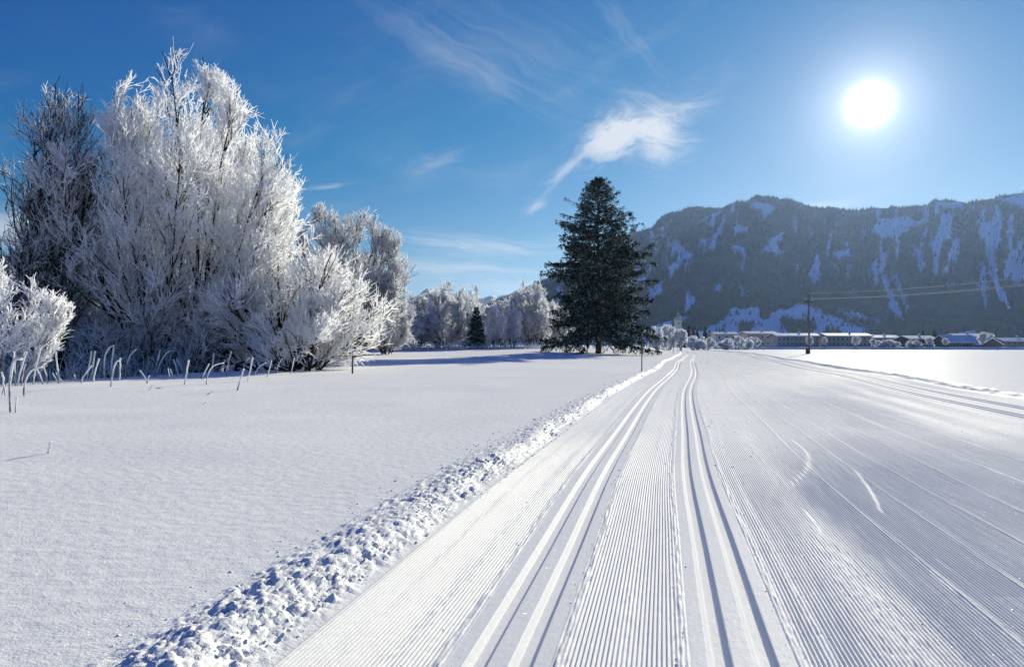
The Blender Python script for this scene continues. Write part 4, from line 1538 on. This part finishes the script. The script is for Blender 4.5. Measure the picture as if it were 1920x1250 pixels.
for (pxx, mt, lb, rz) in ((1723.5, M_DARK, 'black car with snow on its roof parked before the chalet', .25), (1740, M_RED, 'grey car parked beside the black car on the road', .1)):
    xx = (pxx - 960) / 1280 * 328
    yy = 352 - (xx - 100) / 240 * 58 + 3
    car((xx, yy, emb_z(xx) + .02), rz - .24, lb, mt)

# far frosted trees and bushes
ball = frost_tree(51, 6.5, 8, .8, (9, 7, 5, 2), (2.6, 1.2, .7), hull([(0, 2.0), (.2, 3.2), (.5, 3.4), (.8, 2.5), (1, .9)]), .065, frost=(.2, .5, .8, .95), base_r=.5, stem_r=.1, t_low=.05)
crown = frost_tree(52, 7.5, 4, .45, (11, 8, 6, 2), (2.8, 1.2, .7), hull([(0, .2), (.22, .4), (.34, 2.2), (.6, 2.9), (.85, 2.0), (1, .8)]), .06, frost=(.1, .5, .8, .95), base_r=.15, stem_r=.12, t_low=.3)
far_specs = [
    (ball, 1232, 200, .95, 1.15, 'white frosted bush at the right foot of the large spruce'),
    (ball, 1250, 235, 1.25, 1.45, 'tall round frosted bush in front of the church'),
    (crown, 1276, 232, 1.15, 1.0, 'small lollipop shaped frosted tree beside the far marker posts'),
    (ball, 1302, 290, 1.3, 1.0, 'round frosted bush next to the lollipop shaped tree'),
    (ball, 1324, 300, 1.3, .95, 'round frosted bush in the middle of the far row'),
    (ball, 1362, 310, 1.45, .85, 'wide frosted bush in front of the hidden house'),
    (ball, 1398, 318, 1.1, .9, 'bright frosted bush between the two hidden houses'),
    (ball, 1425, 322, 1.5, 1.0, 'large frosted bush at the end of the long apartment block'),
    (ball, 1446, 325, 1.2, .9, 'frosted bush touching the wall of the long apartment block'),
    (crown, 1541, 330, .9, .75, 'frosted tree in the gap between the two apartment blocks'),
    (crown, 1569, 330, .85, .72, 'small frosted tree before the second apartment block, nearer the gap'),
    (crown, 1627, 328, 1.0, .76, 'small frosted tree at the far end of the second apartment block'),
    (crown, 1658, 326, .9, .6, 'frosted tree before the low house'),
    (ball, 1682, 322, 1.25, .62, 'frosted hedge bush beside the low house'),
    (ball, 1702, 321, 1.3, .66, 'frosted hedge bush between the low house and the chalet'),
    (ball, 1719, 330, 1.1, .62, 'frosted hedge bush behind the black car'),
    (crown, 1763, 322, .9, .7, 'frosted tree between the chalet and the dark barn'),
    (crown, 1808, 316, .8, .62, 'small frosted tree in front of the dark barn'),
    (crown, 1853, 340, 1.3, 1.0, 'frosted tree rising behind the small gabled house'),
    (crown, 1892, 308, 1.4, .98, 'lone bare frosted tree at the end of the village'),
    (ball, 1772, 320, .8, .5, 'low frosted bush at the corner of the dark barn'),
]
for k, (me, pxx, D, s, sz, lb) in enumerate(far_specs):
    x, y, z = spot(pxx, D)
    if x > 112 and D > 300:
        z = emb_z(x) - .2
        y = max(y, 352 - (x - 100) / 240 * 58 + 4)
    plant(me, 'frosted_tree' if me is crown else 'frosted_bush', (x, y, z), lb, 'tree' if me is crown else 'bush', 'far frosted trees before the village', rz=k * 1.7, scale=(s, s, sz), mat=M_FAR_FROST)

# dark valley conifers
con = spruce(61, 16, 2.6, 60, 1.4, .6, 1.3, .35)
for k, (pxx, D, s) in enumerate(((1291, 520, 1.05), (1300, 540, 1.0), (1307, 560, .95), (1322, 540, 1.0), (1331, 530, .85), (1338, 560, .8), (1258, 600, .85), (1264, 640, .8), (1281, 600, .7), (1467, 520, .75), (1481, 560, .7), (1731, 480, .75), (1752, 470, .8), (1776, 470, .7), (1664, 520, .6), (1676, 520, .7))):
    o = thing('valley_spruce', spot(pxx, D), 'dark spruce standing among the village roofs below the mountain', 'tree', 'dark spruces behind the village', rz=k, scale=(s, s, s))
    link('trunk', con[0], M_BARK, o)
    link('crown', con[1], M_CONE2, o)


# ------------------------------------------------------------------ the far skier
def skier():
    D = 300
    x, y, z = (1384.5 - 960) / 1280 * D, D, 0
    z = float(ztrail(D)) + .03 if U_L < x - cx(D) < U_R else ground(x, D)
    o = thing('person', (x, y, z), 'person in dark clothes skiing far away on the white plain', 'person')
    J = {'pel': (0, 0, .95), 'wai': (.02, 0, 1.12), 'che': (.08, 0, 1.38), 'nec': (.11, 0, 1.52), 'hea': (.13, 0, 1.62), 'top': (.14, 0, 1.72),
         'ls': (.08, .19, 1.42), 'le': (.2, .26, 1.18), 'lh': (.38, .25, 1.2), 'rs': (.08, -.19, 1.42), 're': (-.02, -.27, 1.16), 'rh': (.1, -.27, .98),
         'lhip': (0, .1, .9), 'lk': (.16, .11, .5), 'la': (.05, .11, .1), 'lt': (.22, .11, .05), 'rhip': (0, -.1, .9), 'rk': (.02, -.11, .48), 'ra': (-.28, -.11, .14), 'rt': (-.12, -.11, .05)}
    Rr = {'pel': .14, 'wai': .13, 'che': .16, 'nec': .06, 'hea': .10, 'top': .08, 'ls': .08, 'le': .05, 'lh': .045, 'rs': .08, 're': .05, 'rh': .045,
          'lhip': .1, 'lk': .07, 'la': .055, 'lt': .045, 'rhip': .1, 'rk': .07, 'ra': .055, 'rt': .045}
    E = [('pel', 'wai'), ('wai', 'che'), ('che', 'nec'), ('nec', 'hea'), ('hea', 'top'), ('che', 'ls'), ('ls', 'le'), ('le', 'lh'), ('che', 'rs'), ('rs', 're'), ('re', 'rh'),
         ('pel', 'lhip'), ('lhip', 'lk'), ('lk', 'la'), ('la', 'lt'), ('pel', 'rhip'), ('rhip', 'rk'), ('rk', 'ra'), ('ra', 'rt')]
    ks = list(J)
    me = bpy.data.meshes.new('body')
    me.from_pydata([J[k] for k in ks], [(ks.index(a), ks.index(b)) for a, b in E], [])
    b = link('body', me, M_DARK, o)
    b.modifiers.new('Skin', 'SKIN')
    for i, k in enumerate(ks):
        me.skin_vertices[0].data[i].radius = (Rr[k], Rr[k])
        me.skin_vertices[0].data[i].use_root = (k == 'pel')
    b.modifiers.new('Subdivision', 'SUBSURF').levels = 1
    for sy, x0 in ((.11, .1), (-.11, -.2)):
        Boxes().box(x0 - .9, x0 + .95, sy - .025, sy + .025, .0, .025).build('ski', M_RED, o)
    Boxes().tube((.38, .25, 1.25), (.2, .3, 0), .012, .01, 6).build('ski_pole', M_POLE, o)
    Boxes().tube((.1, -.27, 1.03), (-.5, -.3, 0), .012, .01, 6).build('ski_pole', M_POLE, o)
    o.rotation_euler = (0, 0, math.radians(100))


skier()


# ------------------------------------------------------------------ haze in the valley air
def haze():
    m, nt, g, out = new_mat('valley haze')
    v = g.node('ShaderNodeVolumePrincipled')
    v.inputs['Color'].default_value = (.38, .58, 1.0, 1)
    v.inputs['Density'].default_value = 3.6e-5
    v.inputs['Anisotropy'].default_value = .5
    nt.links.new(v.outputs[0], out.inputs['Volume'])
    o = Boxes().box(-9000, 9000, -300, 12500, -12, 800).build('haze', m)
    o['kind'] = 'stuff'
    tag(o, 'thin bluish haze filling the valley air', 'haze')


haze()
